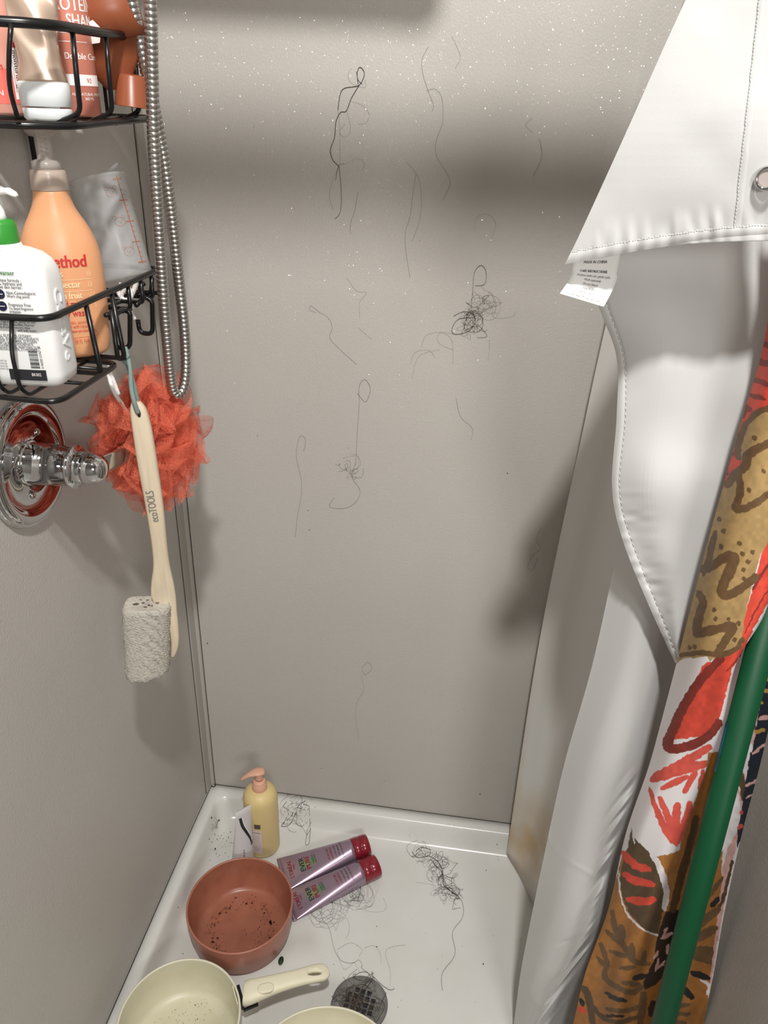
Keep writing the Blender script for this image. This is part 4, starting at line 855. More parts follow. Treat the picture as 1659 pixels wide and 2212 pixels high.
# looser lobes that sag to the lower right and out to the sides
for d, R in (((.3, .9, -.45), .120), ((.2, .6, -.9), .118), ((.2, 1, -.35), .122), ((.4, -.1, -1.1), .10), ((.3, .35, -1.1), .108), ((.1, .8, -.7), .105), ((.3, .3, -1), .095), ((.5, 1, .0), .10), ((.2, 1, -.1), .115), ((-.1, -.7, .4), .098), ((.3, -.5, -.9), .090), ((.6, -.2, -.9), .085), ((.2, .5, .75), .098), ((.1, -.9, .2), .088), ((.5, .2, 1), .085), ((.2, .9, -.8), .11)):
    petal(d, R*1.06, .62, r_.uniform(0, 6), b)
tag(b.build('netting', M['net'], pf), kind='stuff')
b = B(); kA, kB = on(1, -.392, 214, 765), on(0, .10, 250, 852)
b.tube(smoothpath([on(1, -.37, 205, 700), kA, (kA+kB)/2+np.array([.001, 0, 0]), kB, np.array(PCN)], 6), .0026, 8); b.tube(smoothpath([kA+np.array([.004, 0, .002]), (kA+kB)/2+np.array([.005, 0, 0]), kB+np.array([.004, 0, 0])], 6), .0022, 8); b.build('cord', M['whitecord'], pf)
b = B(); k0 = [on(1, -.325, a, c) for a, c in ((262, 612), (256, 632), (270, 648), (284, 640), (276, 622), (262, 640), (276, 662), (288, 655), (283, 672), (291, 690))]; b.tube(smoothpath(k0, 6), .0026, 8)
k0 = [on(1, -.32, a, c) for a, c in ((296, 600), (290, 625), (276, 650), (262, 655))]; b.tube(smoothpath(k0, 6), .003, 8); b.build('cord_knot', M['whitecord'], pf)

# ------------------------------------------------------------------ wooden brush with loofah
YB = -.385
brs = empty('wooden_bath_brush', tuple(on(1, YB, 330, 1180)), 'pale wooden long handled brush with loofah pad hanging by a grey cord', 'bath brush')
sp = [(294, 868, 9, 8), (299, 885, 16, 10), (306, 920, 19, 12), (314, 970, 20, 13), (322, 1020, 20, 13), (332, 1080, 19, 12), (339, 1130, 17.5, 12), (345, 1180, 16.5, 11), (349, 1220, 18, 10), (351, 1260, 25, 9), (354, 1290, 27, 7), (364, 1320, 19, 7), (374, 1350, 12, 7), (378, 1380, 9.5, 7), (377, 1400, 8, 6), (373, 1418, 4, 4)]
SS = smoothpath(sp, 5); rings = []
K = FPX/((on(1, YB, 330, 1100)-CAM)@fw)
for i, (a, c, w, t) in enumerate(SS):
    p = Vector(on(1, YB, a, c)); U = Vector((.95, .30, 0)).normalized(); Nn = Vector((U.y, -U.x, 0))
    rings.append(sellipse(p, U, Nn, w/K, t/K, 3.2, 28))
B().loft(rings).build('handle', M['wood'], brs)
b = B(); hc = Vector(on(1, YB-.0062, 300, 893)); b.add(sellipse(hc, Vector((.95, .3, .0)).normalized(), UPZ, .0022, .0055, 2, 16), [tuple(range(16))]); b.build('cord_hole', M['ink'], brs)
b = B(); gx = [on(1, -.372, 274, 752), on(1, -.375, 270, 772), on(1, -.38, 278, 790)]
b.tube(smoothpath([on(1, -.376, 270, 750), on(1, -.38, 276, 770), on(1, -.386, 281, 800), on(1, -.392, 284, 840), on(1, -.395, 290, 868), on(1, -.392, 298, 892)], 6), .0028, 8)
b.tube(smoothpath([on(1, -.37, 278, 750), on(1, -.376, 272, 775), on(1, -.378, 285, 815), on(1, -.376, 294, 850), on(1, -.374, 299, 870)], 6), .0025, 8)
b.tube(smoothpath([on(1, -.383, 267, 762), on(1, -.383, 276, 768), on(1, -.383, 268, 780), on(1, -.383, 277, 786)], 6), .0026, 8); b.build('cord', M['greycord'], brs)
def bface(x, y):     # along the handle, reading upward
    return Vector(on(1, YB-.0118, 331+0*x, 1100)) 
b = B(); p0, p1 = Vector(on(1, YB-.0068, 343, 1127)), Vector(on(1, YB-.0071, 331, 1060)); D_ = (p1-p0).normalized(); Uw = Vector((.95, .30, 0)).normalized(); Wn = Uw-D_*Uw.dot(D_)
v_, f_ = text_geo('ecoTOOLS', .0115); wd_ = max(q[0] for q in v_); sc2 = (p1-p0).length/wd_
b.add([p0+D_*(x*sc2)-Wn*(y*1.25) for x, y, _ in v_], f_); b.build('burned_lettering', M['inkgrey'], brs, False)
# loofah: half-flattened roll
lc0, lc1 = Vector(on(1, -.395, 317, 1303)), Vector(on(1, -.395, 320, 1452)); axl = (lc0-lc1).normalized(); Ul = Vector((.97, .25, 0)).normalized(); Vl = axl.cross(Ul)
b = B(); rr = []; LL = (lc0-lc1).length
hw = 53/K
nz = 90; seg = 120
for i in range(nz):
    t = i/(nz-1); ring = []
    for k in range(seg):
        a = 2*math.pi*k/seg; ca, sa = math.cos(a), math.sin(a); ex = 2/2.35
        tap = .965+.05*t if t < .93 else 1.015-.10*((t-.93)/.07)**2
        tap *= 1-.06*(max(0, .06-t)/.06)**2
        p = lc1+axl*(t*LL*1.0 + (t > .5)*(.0022*math.sin(a*3)+.006*(1 if ca > 0 else -.2)*abs(ca)*0) + (t < .5)*(1-2*t)*(.006*ca+.0015*math.sin(a*9)))
        n1 = .0006*math.sin(a*37+t*190+3*math.sin(a*5))+.0005*math.sin(a*61-t*230)+.0006*r_.uniform(-1, 1)
        p = p+Ul*(hw*tap*math.copysign(abs(ca)**ex, ca)*(1+n1/hw))+Vl*(.022*tap*math.copysign(abs(sa)**ex, sa)*(1+n1/.022))
        ring.append(p)
    rr.append(ring)
top = []
for s_ in (.9, .72, .5, .3, .1):
    top.append([lc1+axl*(LL+.001*math.sin(k*.9+s_*7)-.002*(1-s_)+.001*r_.uniform(-1, 1))+(p-(lc1+axl*LL))*s_*1.0 for k, p in enumerate(rr[-1])])
top = [[p-axl*((p-(lc1+axl*LL)).dot(axl))*.6 for p in r] for r in top]
b.loft(rr+top); lo = b.build('loofah_pad', M['loofah'], brs)
b = B()
for u_, v_2, r0, r1 in ((-.45, -.1, .0042, .0028), (.45, .1, .0042, .0045), (-.15, .0, .0022, .0016), (.12, -.25, .0018, .0015), (0, .3, .0016, .0012), (.25, -.3, .0014, .001), (-.3, .35, .0014, .001), (-.02, -.45, .0024, .0014)):
    c_ = lc1+axl*(LL+.0007)+Ul*(u_*hw)+Vl*(v_2*.022); b.add([c_+Ul*(r0*math.cos(a)*(1+.25*math.sin(3*a)))+Vl*(r1*math.sin(a)) for a in np.linspace(0, 6.28, 14)[:-1]], [tuple(range(13))])
b.build('pores', mat('pore_shade', (.10, .075, .045), .9), lo)

# ------------------------------------------------------------------ pots in the pan
def pot(name, c, r, h, rb, label, mi, mo, mr, tilt=None):
    o = empty(name, c, label, 'cooking pot'); C_ = Vector(c); w = .0032
    b = B(); lathe(b, C_, (0, 0, 1), [(rb*.9, 0), (rb, .002), (rb+.006, .012), (r*.985, h*.6), (r, h-.001)], 96); b.f.pop(); b.build('outer_wall', mo, o)
    b = B(); prof = [(.0005, .005), (rb*.8, .005), (rb-.006, .0065), (rb+.001, .013), (r*.985-w, h*.6), (r-w, h-.001)]
    b.loft([sellipse(C_+UPZ*z, Vector((1, 0, 0)), Vector((0, 1, 0)), q, q, 2, 96) for q, z in prof], True, True, False); b.build('inner_wall', mi, o)
    b = B(); b.loft([sellipse(C_+UPZ*(h+dz), Vector((1, 0, 0)), Vector((0, 1, 0)), q, q, 2, 96) for q, dz in ((r-w, -.0015), (r-w, 0), (r-w*.5, .0012), (r+.0002, .0005), (r+.0006, -.002), (r, -.004))], True, False, False); b.build('rim', mr, o)
    return o
def residue(o, c, R, n, m, rmin, rmax, seed, z=.0058, zone=None):
    q = random.Random(seed); b = B(); C_ = Vector(c)
    for _ in range(n):
        a = q.uniform(0, 6.28); d = R*math.sqrt(q.random()); x, y = (d*math.cos(a), d*math.sin(a)) if zone is None else (q.gauss(zone[0], zone[2]), q.gauss(zone[1], zone[2]))
        if math.hypot(x, y) > R: continue
        r = q.uniform(rmin, rmax)*(1 if q.random() > .12 else 1.8); k = 6
        p = C_+Vector((x, y, z)); e = q.uniform(.4, 1); th = q.uniform(0, 3.1)
        def ring(s, zz): return [p+Vector((r*s*math.cos(t)*math.cos(th)-r*e*s*math.sin(t)*math.sin(th), r*s*math.cos(t)*math.sin(th)+r*e*s*math.sin(t)*math.cos(th), zz)) for t in np.linspace(0, 6.28, k+1)[:-1]]
        b.loft([ring(1, -.0003), ring(.8, r*.4)])
    tag(b.build('food_residue', m, o), kind='stuff')
PZ = .0092
pa = pot('terracotta_pot', (.1665, -.302, PZ), .1010, .084, .088, 'terracotta coated cooking pot with dirty bottom in the shower pan', M['terracotta'], M['terraout'], M['terraout'])
mr_ = mat('brown_residue', (.055, .022, .012), .9); residue(pa, (.1665, -.302, PZ), .08, 46, mr_, .0004, .0010, 1); residue(pa, (.1665, -.302, PZ), .08, 26, mr_, .0004, .0012, 5, zone=(.036, -.004, .012))
mst = mat('pot_scum', (.25, .085, .05), .5)
b = B(); q = random.Random(4)
for i in range(170):
    a = q.uniform(0, 6.28); d = .058+q.gauss(0, .005); p = Vector((.1665+d*math.cos(a), -.302+d*math.sin(a), PZ+.0056)); r = q.uniform(.001, .003)
    b.add([p+Vector((r*math.cos(t)*q.uniform(.6, 1.2), r*math.sin(t)*q.uniform(.6, 1.2), 0)) for t in np.linspace(0, 6.28, 8)[:-1]], [tuple(range(7))])
tag(b.build('scum_ring', mst, pa), kind='stuff')
for dz, dist in ((.04, .0),):
    b = B()
    for i in range(22):
        a = q.uniform(.2, 2.8); z = .018+abs(q.gauss(0, .012)); rw = .0935+(z/.084)*.003; p = Vector((.1665+rw*math.cos(a), -.302+rw*math.sin(a), PZ+z)); r = q.uniform(.0005, .0015); t1 = Vector((-math.sin(a), math.cos(a), 0))
        b.add([p+t1*(r*math.cos(t))+UPZ*(r*1.2*math.sin(t)) for t in np.linspace(0, 6.28, 7)[:-1]], [tuple(range(6))])
    tag(b.build('wall_residue', mr_, pa), kind='stuff')
cp_c = (.131, -.5225, PZ); cp = pot('cream_saucepan', cp_c, .1010, .088, .090, 'cream saucepan with a detachable handle at the bottom left of the pan', M['cream'], M['creamrim'], M['creamrim'])
mg = mat('grey_residue', (.09, .075, .05), .9); residue(cp, cp_c, .085, 150, mg, .0003, .0007, 2, zone=(.0, .03, .03)); residue(cp, cp_c, .085, 60, mg, .0003, .0011, 3, zone=(.01, -.01, .02))
# handle
hz = PZ+.083
def hpx(a, c, z): return Vector(on(2, z, a, c))
hd = [(527, 2146, hz+.002, .0185, .0125), (540, 2143, hz+.005, .0195, .0125), (565, 2135, hz+.008, .0175, .0110), (600, 2124, hz+.010, .0150, .0095), (640, 2113, hz+.009, .0138, .0085), (675, 2104, hz+.006, .0148, .0075), (695, 2100, hz+.003, .0150, .0070), (705, 2098, hz+.002, .0120, .0055), (710, 2097, hz+.001, .0065, .004)]
HS = smoothpath(hd, 5); rings = []; pts = [hpx(a, c, z) for a, c, z, w, t in HS]
for i, (a, c, z, w, t) in enumerate(HS):
    T = (pts[min(i+1, len(pts)-1)]-pts[max(0, i-1)]).normalized(); Sd = T.cross(UPZ).normalized(); rings.append(sellipse(pts[i], Sd, UPZ, w, t, 3, 24))
he = B().loft(rings).build('handle', M['creamhandle'], cp)
hm = hpx(680, 2103, hz+.010); dT = (hpx(695, 2103, hz)-hpx(660, 2110, hz)).normalized(); Sd = dT.cross(UPZ)
# real hole through the handle end
b = B(); b.loft([sellipse(hm+UPZ*z, dT, Sd, .0125, .0048, 2.5, 28) for z in (-.03, .02)]); cut = b.build('hole_cutter', M['creamhandle'])
bm_ = he.modifiers.new('hole', 'BOOLEAN'); bm_.operation = 'DIFFERENCE'; bm_.object = cut
cut_loc = cp.location; cut.location = (0, 0, 0)
dg = bpy.context.evaluated_depsgraph_get(); dg.update(); me2 = bpy.data.meshes.new_from_object(he.evaluated_get(dg)); he.modifiers.clear(); he.data = me2; bpy.data.objects.remove(cut)
b = B(); bc = hpx(574, 2134, hz+.0185); b.loft([sellipse(bc+UPZ*z, dT, Sd, r*1.7, r, 2.6, 24) for z, r in ((-.004, .0085), (.0, .0085), (.0016, .0078), (.0018, .006))]); b.build('release_button', M['creamhandle'], he)
b = B(); Ct = Vector(cp_c); dr_ = (hpx(535, 2141, hz)-Ct); dr_.z = 0; dr_.normalize(); sd = dr_.cross(UPZ)
b.loft([[Ct+dr_*(.0945+t)+sd*w+UPZ*z for w, z in ((-.017, .060), (.017, .060), (.017, .0885), (-.017, .0885))] for t in (-.0005, .0015)]); bevelmod(b.build('inner_clamp', M['creamhandle'], he, False), .0008)
b = B(); b.loft([[Ct+dr_*(.1022+t)+sd*w+UPZ*z for w, z in ((-.014, .060), (.014, .060), (.014, .0885), (-.014, .0885))] for t in (-.001, .004)]); b.build('locking_plate', M['black'], he, False)
b = B(); b.loft([[Ct+dr_*(.104+t)+sd*w+UPZ*z for w, z in ((.013, .056), (.0165, .056), (.0165, .062), (.013, .062))] for t in (0, .026)]); b.build('latch', M['black'], he, False)
# second cream pan
pz3 = PZ; c3_ = on(2, pz3+.07, 707, 2169); cr = .132; c3c = (c3_[0]+.022, c3_[1]-cr-.001, pz3)
cpn = pot('cream_frying_pan', c3c, cr, .070, .100, 'cream pan at the bottom edge, overlapping the drain', M['cream'], M['creamrim'], M['creamrim'])

# green leaf scrap under the handle
lf = on(2, .012, 607, 2076); b = B()
b.loft([[Vector(lf)+Vector((.005*math.cos(t)*s, .0085*math.sin(t)*s, .0015+.0022*(1-s))) for t in np.linspace(0, 6.28, 15)[:-1]] for s in (1, .8, .4, .05)], True, True, True)
tag(b.build('green_leaf_scrap', M['leaf']), 'small dark green leaf scrap on the pan floor behind the saucepan handle', 'leaf')

# ------------------------------------------------------------------ yellow pump bottle
yb_c = (.1525, -.104, .0105); yo = empty('yellow_pump_bottle', yb_c, 'pale yellow pump bottle with pink pump standing at the back left of the pan', 'bottle')
Y_ = Vector(yb_c)
lathe(B(), Y_, (0, 0, 1), [(.032, 0), (.0355, .002), (.0365, .006), (.0365, .146), (.0355, .156), (.0325, .165), (.026, .1715), (.0175, .175), (.0135, .176)], 56).build('body', M['yellow'], yo)
lathe(B(), Y_+UPZ*.1755, (0, 0, 1), [(.0155, 0), (.0158, .001), (.0150, .014), (.0132, .0155), (.0132, .020), (.0118, .022), (.0072, .0235)], 40).build('collar', M['pinkpump'], yo)
b = B(); lathe(b, Y_+UPZ*.198, (0, 0, 1), [(.0060, 0), (.0058, .004), (.0085, .005), (.0085, .009), (.007, .011), (.0085, .013), (.0085, .018)], 32)
pd = Vector((-.93, -.36, 0)).normalized(); pv = UPZ.cross(pd); hb = Y_+UPZ*.219
b.loft([sellipse(hb+pd*t+UPZ*dz, pv, (UPZ*.98+pd*.15), w, h, 2.3, 22) for t, w, h, dz in ((-.0125, .003, .002, .002), (-.010, .009, .004, .002), (0, .0115, .0052, .002), (.010, .0095, .005, .0015), (.020, .0062, .0042, -.002), (.030, .0042, .0034, -.007), (.036, .003, .0028, -.0115), (.0375, .002, .002, -.0125))]); b.build('pump', M['pinkpump'], yo)
yfn = lambda x, y: Y_+UPZ*y+Vector((math.sin(x/.0365-.12+math.radians(8)), -math.cos(x/.0365-.12+math.radians(8)), 0))*.0368
yf2 = lambda x, y: Y_+UPZ*y+Vector((math.sin(x/.0365-.12+math.radians(8)), -math.cos(x/.0365-.12+math.radians(8)), 0))*.0371
b = B(); rect(b, yfn, -.021, .018, .009, .088, 12); b.build('paper_label', mat('pinkish_label', (.72, .60, .58), .6), yo, False)
b = B(); rect(b, yf2, -.0055, .0935, .0075, .1065, 6); b.build('dark_square', mat('square_ink', (.10, .085, .07), .5), yo, False)
b = B(); text(b, 'BODY LOTION', .0056, yf2, .007, .079, 'RIGHT', .0001, .9)
for k in range(8): text(b, ['gentle daily care', 'with almond oil', 'PAGE A ONE', 'for soft and smooth', 'hydrated skin all day', 'pump into palm and', 'massage on wet skin', 'rinse well'][k], .0032, yf2, -.004, .070-k*.0058, 'LEFT' if k > 8 else 'CENTER', 0, .8)
b.build('lettering', M['inkgrey'], yo, False)

# white tube leaning between bottle and terracotta pot
wt0, wt1 = Vector(on(1, -.165, 541, 1885)), Vector(on(1, -.145, 526, 1745)); wt0 = Vector((.128, -.178, .012))
wt1 = Vector(on(1, -.150, 527, 1746))
wo = empty('white_squeeze_tube', tuple(wt0), 'pale grey squeeze tube with black swoosh leaning against the yellow bottle', 'tube')
axw = (wt1-wt0).normalized(); Lw = (wt1-wt0).length; flat = Vector((.55, .83, 0)); flat = (flat-axw*flat.dot(axw)).normalized(); rnd = axw.cross(flat)
def wsec(t): return (.026*(1-.22*t), .0225*(1-t)+.0016)
b = B(); b.loft([sellipse(wt0+axw*(Lw*t), flat, rnd, *wsec(t), 2, 40) for t in (.14, .2, .35, .5, .65, .8, .92, 1)]); b.build('tube_body', M['tubewhite'], wo)
b = B(); b.loft([sellipse(wt0+axw*(Lw*t), flat, rnd, r, r, 2, 32) for t, r in ((0, .018), (.01, .0195), (.135, .0215), (.14, .018))]); b.build('cap', M['tubewhite'], wo)
sd_ = 1 if rnd.dot(Vector(CAM)-wt0) > 0 else -1
def wfn(x, t):
    a, c = wsec(t); k = max(0, 1-(x/a)**2); return wt0+axw*(Lw*t)+flat*x+rnd*(sd_*(c*math.sqrt(k)+.0004))
b = B(); line2(b, wfn, smoothpath([(-.012, .90), (-.008, .78), (.001, .66), (.010, .55), (.015, .45)], 5), .0065); disc(b, wfn, .0155, .46, .005, 12, .03); b.build('black_swoosh', M['ink'], wo, False)
b = B(); line2(b, lambda x, t: wfn(x, t)+rnd*sd_*.0003, smoothpath([(-.008, .90), (-.003, .78), (.005, .66), (.0125, .56), (.0155, .47)], 5), .0018); b.build('white_swoosh', M['inkwhite'], wo, False)
b = B(); v_, f_ = text_geo('moisturizing care', .0062); b.add([wfn(-.010+c, .18+a/Lw*1.0) for a, c, _ in v_], f_); b.build('lettering', M['ink'], wo, False)

# ------------------------------------------------------------------ two lilac tubes
def lilac(name, e0, e1, cc, label, zc, parent_g):
    # e0,e1: pixel ends of the crimp; cc: pixel of the cap end centre
    z0 = .0125; A_, B_ = Vector(on(2, z0+.002, *e0)), Vector(on(2, z0+.002, *e1)); mid = (A_+B_)/2; mid.z = z0+.003
    Cc = Vector(on(2, zc, *cc)); axt = (Cc-mid).normalized(); L = (Cc-mid).length; side = (A_-B_); side = (side-axt*side.dot(axt)).normalized(); hw_ = max((A_-B_).length/2, .030); nn = side.cross(axt)
    if nn.z < 0: nn = -nn
    o = empty(name, tuple(mid), label, 'tube', parent_g)
    Lb_ = L*.815; rc = .0238
    def sec(t): 
        k = t**.8; return (hw_*(1-t)+rc*t, .0012*(1-k)+rc*.93*k, )
    cen = lambda t: mid+axt*(Lb_*t)
    b = B(); b.loft([sellipse(cen(t), side, nn, *sec(t), 2.0+.8*(1-t), 48) for t in np.linspace(0, 1, 24)]); b.build('foil_body', M['lilac'], o)
    b = B(); b.loft([sellipse(cen(1)+axt*z, side, nn, r, r*.94, 2, 44) for z, r in ((-.0005, .0228), (.0, .0242), (.016, .0243), (.017, .0232), (.018, .0243), (L-Lb_-.002, .0236), (L-Lb_, .021))]); b.build('cap', M['crimson'], o)
    b = B(); b.loft([sellipse(mid-axt*z, side, nn, hw_, .0013, 4, 24) for z in (-.004, .004)]); b.build('crimp', M['lilac'], o)
    def fn(x, t, off=.0004):
        a, c = sec(t); q = max(0.0, 1-abs(x/a)**2); return cen(t)+side*x+nn*(c*q**.5+off)
    return o, fn, Lb_, hw_
for nm, e0, e1, cc, lab, zc in (('lilac_hair_tube', (588, 1862), (634, 1918), (796, 1824), 'lilac foil tube with crimson cap, the one farther back on the pan floor', .034),
                                ('lilac_hair_tube', (610, 1930), (640, 1988), (816, 1868), 'lilac foil tube with crimson cap, nearer the camera beside its twin', .034)):
    o, fn, Lb_, hw_ = lilac(nm, e0, e1, cc, lab, zc, 'lilac tubes lying on the pan floor')
    # text runs across the tube: text x -> +side, text y -> toward the crimp
    def tf(cx, ct, s, off=.0005): return lambda x, y: fn(-(cx)+x*s, ct-y*s/Lb_, off)
    b = B()
    def put(bl, s, size, x0, t0, off=.0006, sx=1.0, bold=0):
        v, f = text_geo(s, size, 'CENTER')
        for dx in ([0] if not bold else [-bold, bold]): bl.add([fn(x0+(x*sx+dx), t0-y/Lb_, off) for x, y, _ in v], f)
    rx = -1
    put(b, 'EVER', .0150, .001, .31, bold=.0003); b2 = B(); put(b2, "L'ORÉAL", .0118, .002, .14, bold=.0003, sx=.95); put(b2, 'PARIS', .0050, .004, .175); put(b2, 'PURE', .0150, .001, .39, bold=.0003, sx=.95)
    for k, s in enumerate(('MOISTURE', 'SHAMPOO', 'for dry color-treated hair', '100% sulfate free', 'system that nourishes')): put(b if k > 1 else b2, s, .0068 if k < 2 else .0048, .0, .66+k*.047, sx=.9)
    put(b, 'SULFATE-FREE', .0048, .006, .475); put(b, 'CARE SYSTEM', .0045, .006, .445)
    b.build('dark_lettering', M['ink'], o, False); b2.build('red_lettering', M['crimson'], o, False)
    b = B(); v = []
    for i in range(9):
        x = (i/8-.5)*.040+.003; v += [fn(x, .235, .0003), fn(x, .48, .0003)]
    b.add(v, [(2*i, 2*i+2, 2*i+3, 2*i+1) for i in range(8)]); b.build('foil_window', M['holo'], o)

# ------------------------------------------------------------------ hair on the walls and in the pan
def bw(px, py): p = on(1, -.0009, px, py); return p
def fl_(px, py):
    a, c = on(2, .066, px, py), on(2, .002, px, py)
    for t in np.linspace(0, 1, 65):
        p = a+(c-a)*t
        if -p[1] < .0008: continue
        if p[2] <= pan_z(p[0], p[1])+.0012: return p
    return on(2, .0105, px, py)
def strands(name, lines, place, label, loops=None, r=.00032, rf=.00011, seed=0):
    r *= .75 if place is bw else 1.0; rf *= 1.0 if place is bw else 1.35
    q = random.Random(seed); b = B(); c = B()
    for ln_ in lines:
        w = 1.0
        if isinstance(ln_, tuple): w, ln_ = ln_
        pts = smoothpath([np.array(p, float) for p in ln_], 8); (b if w >= .8 else c).tube([place(*p) for p in pts], r*w if w >= .8 else rf, 4)
    for (cx, cy, n, s) in (loops or []):
        for _ in range(n):
            x0, y0 = cx+q.gauss(0, s*.3), cy+q.gauss(0, s*.3); a1, a2, a3 = s*q.uniform(.3, .9), s*q.uniform(.15, .5), s*q.uniform(.02, .12); w1, w2, w3 = q.uniform(.6, 1.3)*q.choice((-1, 1)), q.uniform(1.5, 2.6)*q.choice((-1, 1)), q.uniform(3, 5); p1, p2, p3 = (q.uniform(0, 6.28) for _k in range(3)); T = q.uniform(2.2, 6.5); dxx, dyy = q.gauss(0, s*.12), q.gauss(0, s*.12)
            pts = [(x0+dxx*t+a1*math.cos(w1*t+p1)+a2*math.cos(w2*t+p2)+a3*math.cos(w3*t+p3), y0+dyy*t+a1*math.sin(w1*t+p1)+a2*math.sin(w2*t+p2)+a3*math.sin(w3*t+p3)) for t in np.linspace(0, T, 26)]
            dk = q.random() < .35; (b if dk else c).tube([place(*p) for p in [np.array(p) for p in pts]], r*.75 if dk else rf, 4)
    if not b.v: b = c; c = None
    o = tag(b.build(name, M['hair'] if c is not None else M['hairfine']), label, 'hair', None, 'stuff')
    if c is not None and c.v: tag(c.build('fine_strands', M['hairfine'], o), kind='stuff')
    return o
s8 = 2.765
def c8(l): return [(600+x/s8, 100+y/s8) for x, y in l]
strands('hair_strand', [(1.5, c8([(480, 225), (475, 160), (490, 125), (515, 150), (512, 190), (480, 235), (400, 250), (372, 290), (360, 380)])), (1, c8([(470, 150), (480, 200), (505, 225)])), (1.6, c8([(485, 235), (440, 310), (410, 385), (375, 395), (348, 450), (340, 540), (315, 620), (330, 680), (365, 715)])), (1, c8([(365, 715), (375, 800), (380, 920), (370, 1000), (340, 1030)])), (.5, c8([(410, 385), (430, 450), (430, 520), (395, 543), (370, 510), (400, 465)])), (.5, c8([(360, 380), (370, 500), (372, 700)])), (.5, c8([(440, 130), (420, 170), (440, 220), (520, 245), (520, 200)])), (.5, c8([(440, 330), (500, 350), (545, 400), (530, 455), (480, 465)])), (.5, c8([(365, 715), (320, 820), (310, 900), (330, 980)])), (.8, c8([(345, 800), (365, 715), (400, 700)])), (.5, c8([(400, 710), (470, 670), (520, 700), (500, 740)]))], bw, 'long knotted dark hair stuck high on the back wall, left of centre', r=.0004)
strands('hair_strand', [(.5, c8([(770, 690), (820, 750), (850, 820), (858, 950), (845, 1050), (800, 1170)])), (.8, c8([(825, 760), (805, 900), (790, 1020), (762, 1110), (765, 1220), (790, 1380)]))], bw, 'forked fine hair hanging on the middle of the back wall', r=.00022)
strands('hair_strand', [(.8, c8([(900, 0), (862, 80), (868, 170), (900, 270), (930, 350), (920, 390)])), (.8, c8([(890, 265), (940, 255), (980, 310), (985, 450), (945, 570), (950, 660), (1000, 740), (1030, 820), (985, 920)])), (.5, c8([(1040, -60), (1090, 60), (1060, 130)]))], bw, 'long faint curving hair in the sparkling upper part of the back wall', r=.00022)
strands('hair_strand', [(1.2, c8([(1155, 1580), (1165, 1450), (1175, 1350), (1215, 1308), (1245, 1350), (1235, 1420), (1180, 1430)])), (1.5, c8([(1160, 1580), (1180, 1640), (1140, 1700), (1060, 1720), (1040, 1690), (1080, 1630), (1170, 1620)])), (1.3, c8([(1050, 1612), (1110, 1585), (1165, 1600), (1175, 1660), (1115, 1700)])), (1.2, c8([(1160, 1590), (1120, 1640), (1115, 1690)])), (.5, c8([(790, 1900), (820, 1830), (900, 1815), (940, 1860)])), (.5, c8([(855, 1800), (890, 1725), (980, 1712), (1040, 1760), (1048, 1900)])), (.5, c8([(1050, 1720), (970, 1710), (960, 1770), (1050, 1815)])), (.9, c8([(1195, 1660), (1250, 1730), (1190, 1740)])), (.6, c8([(1260, 1740), (1265, 1800), (1255, 1880)])), (.5, c8([(1175, 1100), (1190, 1020), (1260, 1005), (1300, 1060), (1280, 1150)]))], bw, 'tangled clump of dark hair with a loop on top, right half of the back wall', [(600+1150/s8, 100+1640/s8, 16, 22), (600+1230/s8, 100+1560/s8, 14, 26)], r=.0003, seed=2)
strands('hair_strand', [(.8, c8([(230, 1590), (190, 1575), (200, 1550), (250, 1590), (300, 1620), (325, 1680), (310, 1740), (360, 1800), (470, 1900)])), (.5, c8([(480, 1680), (560, 1750)])), (.5, c8([(410, 1380), (470, 1460), (530, 1470), (490, 1530), (490, 1620)]))], bw, 'thin hooked hair on the left part of the back wall at mid height', r=.00022)
strands('hair_strand', [(.8, c8([(480, 870), (460, 980), (435, 1060), (435, 1120)]))], bw, 'short faint hair below the rod shadow on the back wall', r=.00022)
strands('hair_strand', [(1, [(768, 1005), (772, 930), (776, 870), (776, 835), (788, 820), (800, 840), (790, 868), (772, 850)]), (.8, [(768, 1000), (760, 1030), (778, 1060), (768, 1085), (745, 1098), (712, 1095), (722, 1075)]), (.5, [(740, 990), (770, 985), (778, 1005), (755, 1020)])], bw, 'looped hair on the lower middle of the back wall', [(762, 1010, 5, 22)], r=.00025, seed=3)
strands('hair_strand', [(.9, [(638, 1160), (642, 1120), (652, 1050), (640, 985), (648, 943), (660, 950), (656, 975)])], bw, 'single long hair low on the back wall near the corner trim', r=.00022)
strands('hair_strand', [(.9, [(1165, 300), (1171, 335), (1160, 365), (1150, 380)]), (.5, [(1150, 285), (1135, 270), (1150, 255)])], bw, 'short curved hair high on the back wall at the right', r=.00022)
strands('hair_strand', [(.9, [(790, 1460), (782, 1445), (795, 1430), (803, 1445), (790, 1458)]), (.5, [(780, 1460), (785, 1490), (768, 1530), (775, 1600)])], bw, 'tiny ring of hair low on the back wall above the lilac tubes', r=.0002)
strands('hair_strand', [(.9, [(985, 860), (995, 900), (1020, 925), (1018, 950)]), (.5, [(890, 820), (905, 770), (950, 755)])], bw, 'very faint bent hair below the tangled clump', r=.0002)
strands('hair_strand', [(.9, [(1170, 1140), (1158, 1165), (1168, 1185), (1150, 1200), (1140, 1225), (1152, 1230), (1160, 1205)])], bw, 'small curly hair on the back wall next to the stained liner', r=.0002)
s7 = 2.9625
def c7(l): return [(640+x/s7, 1650+y/s7) for x, y in l]
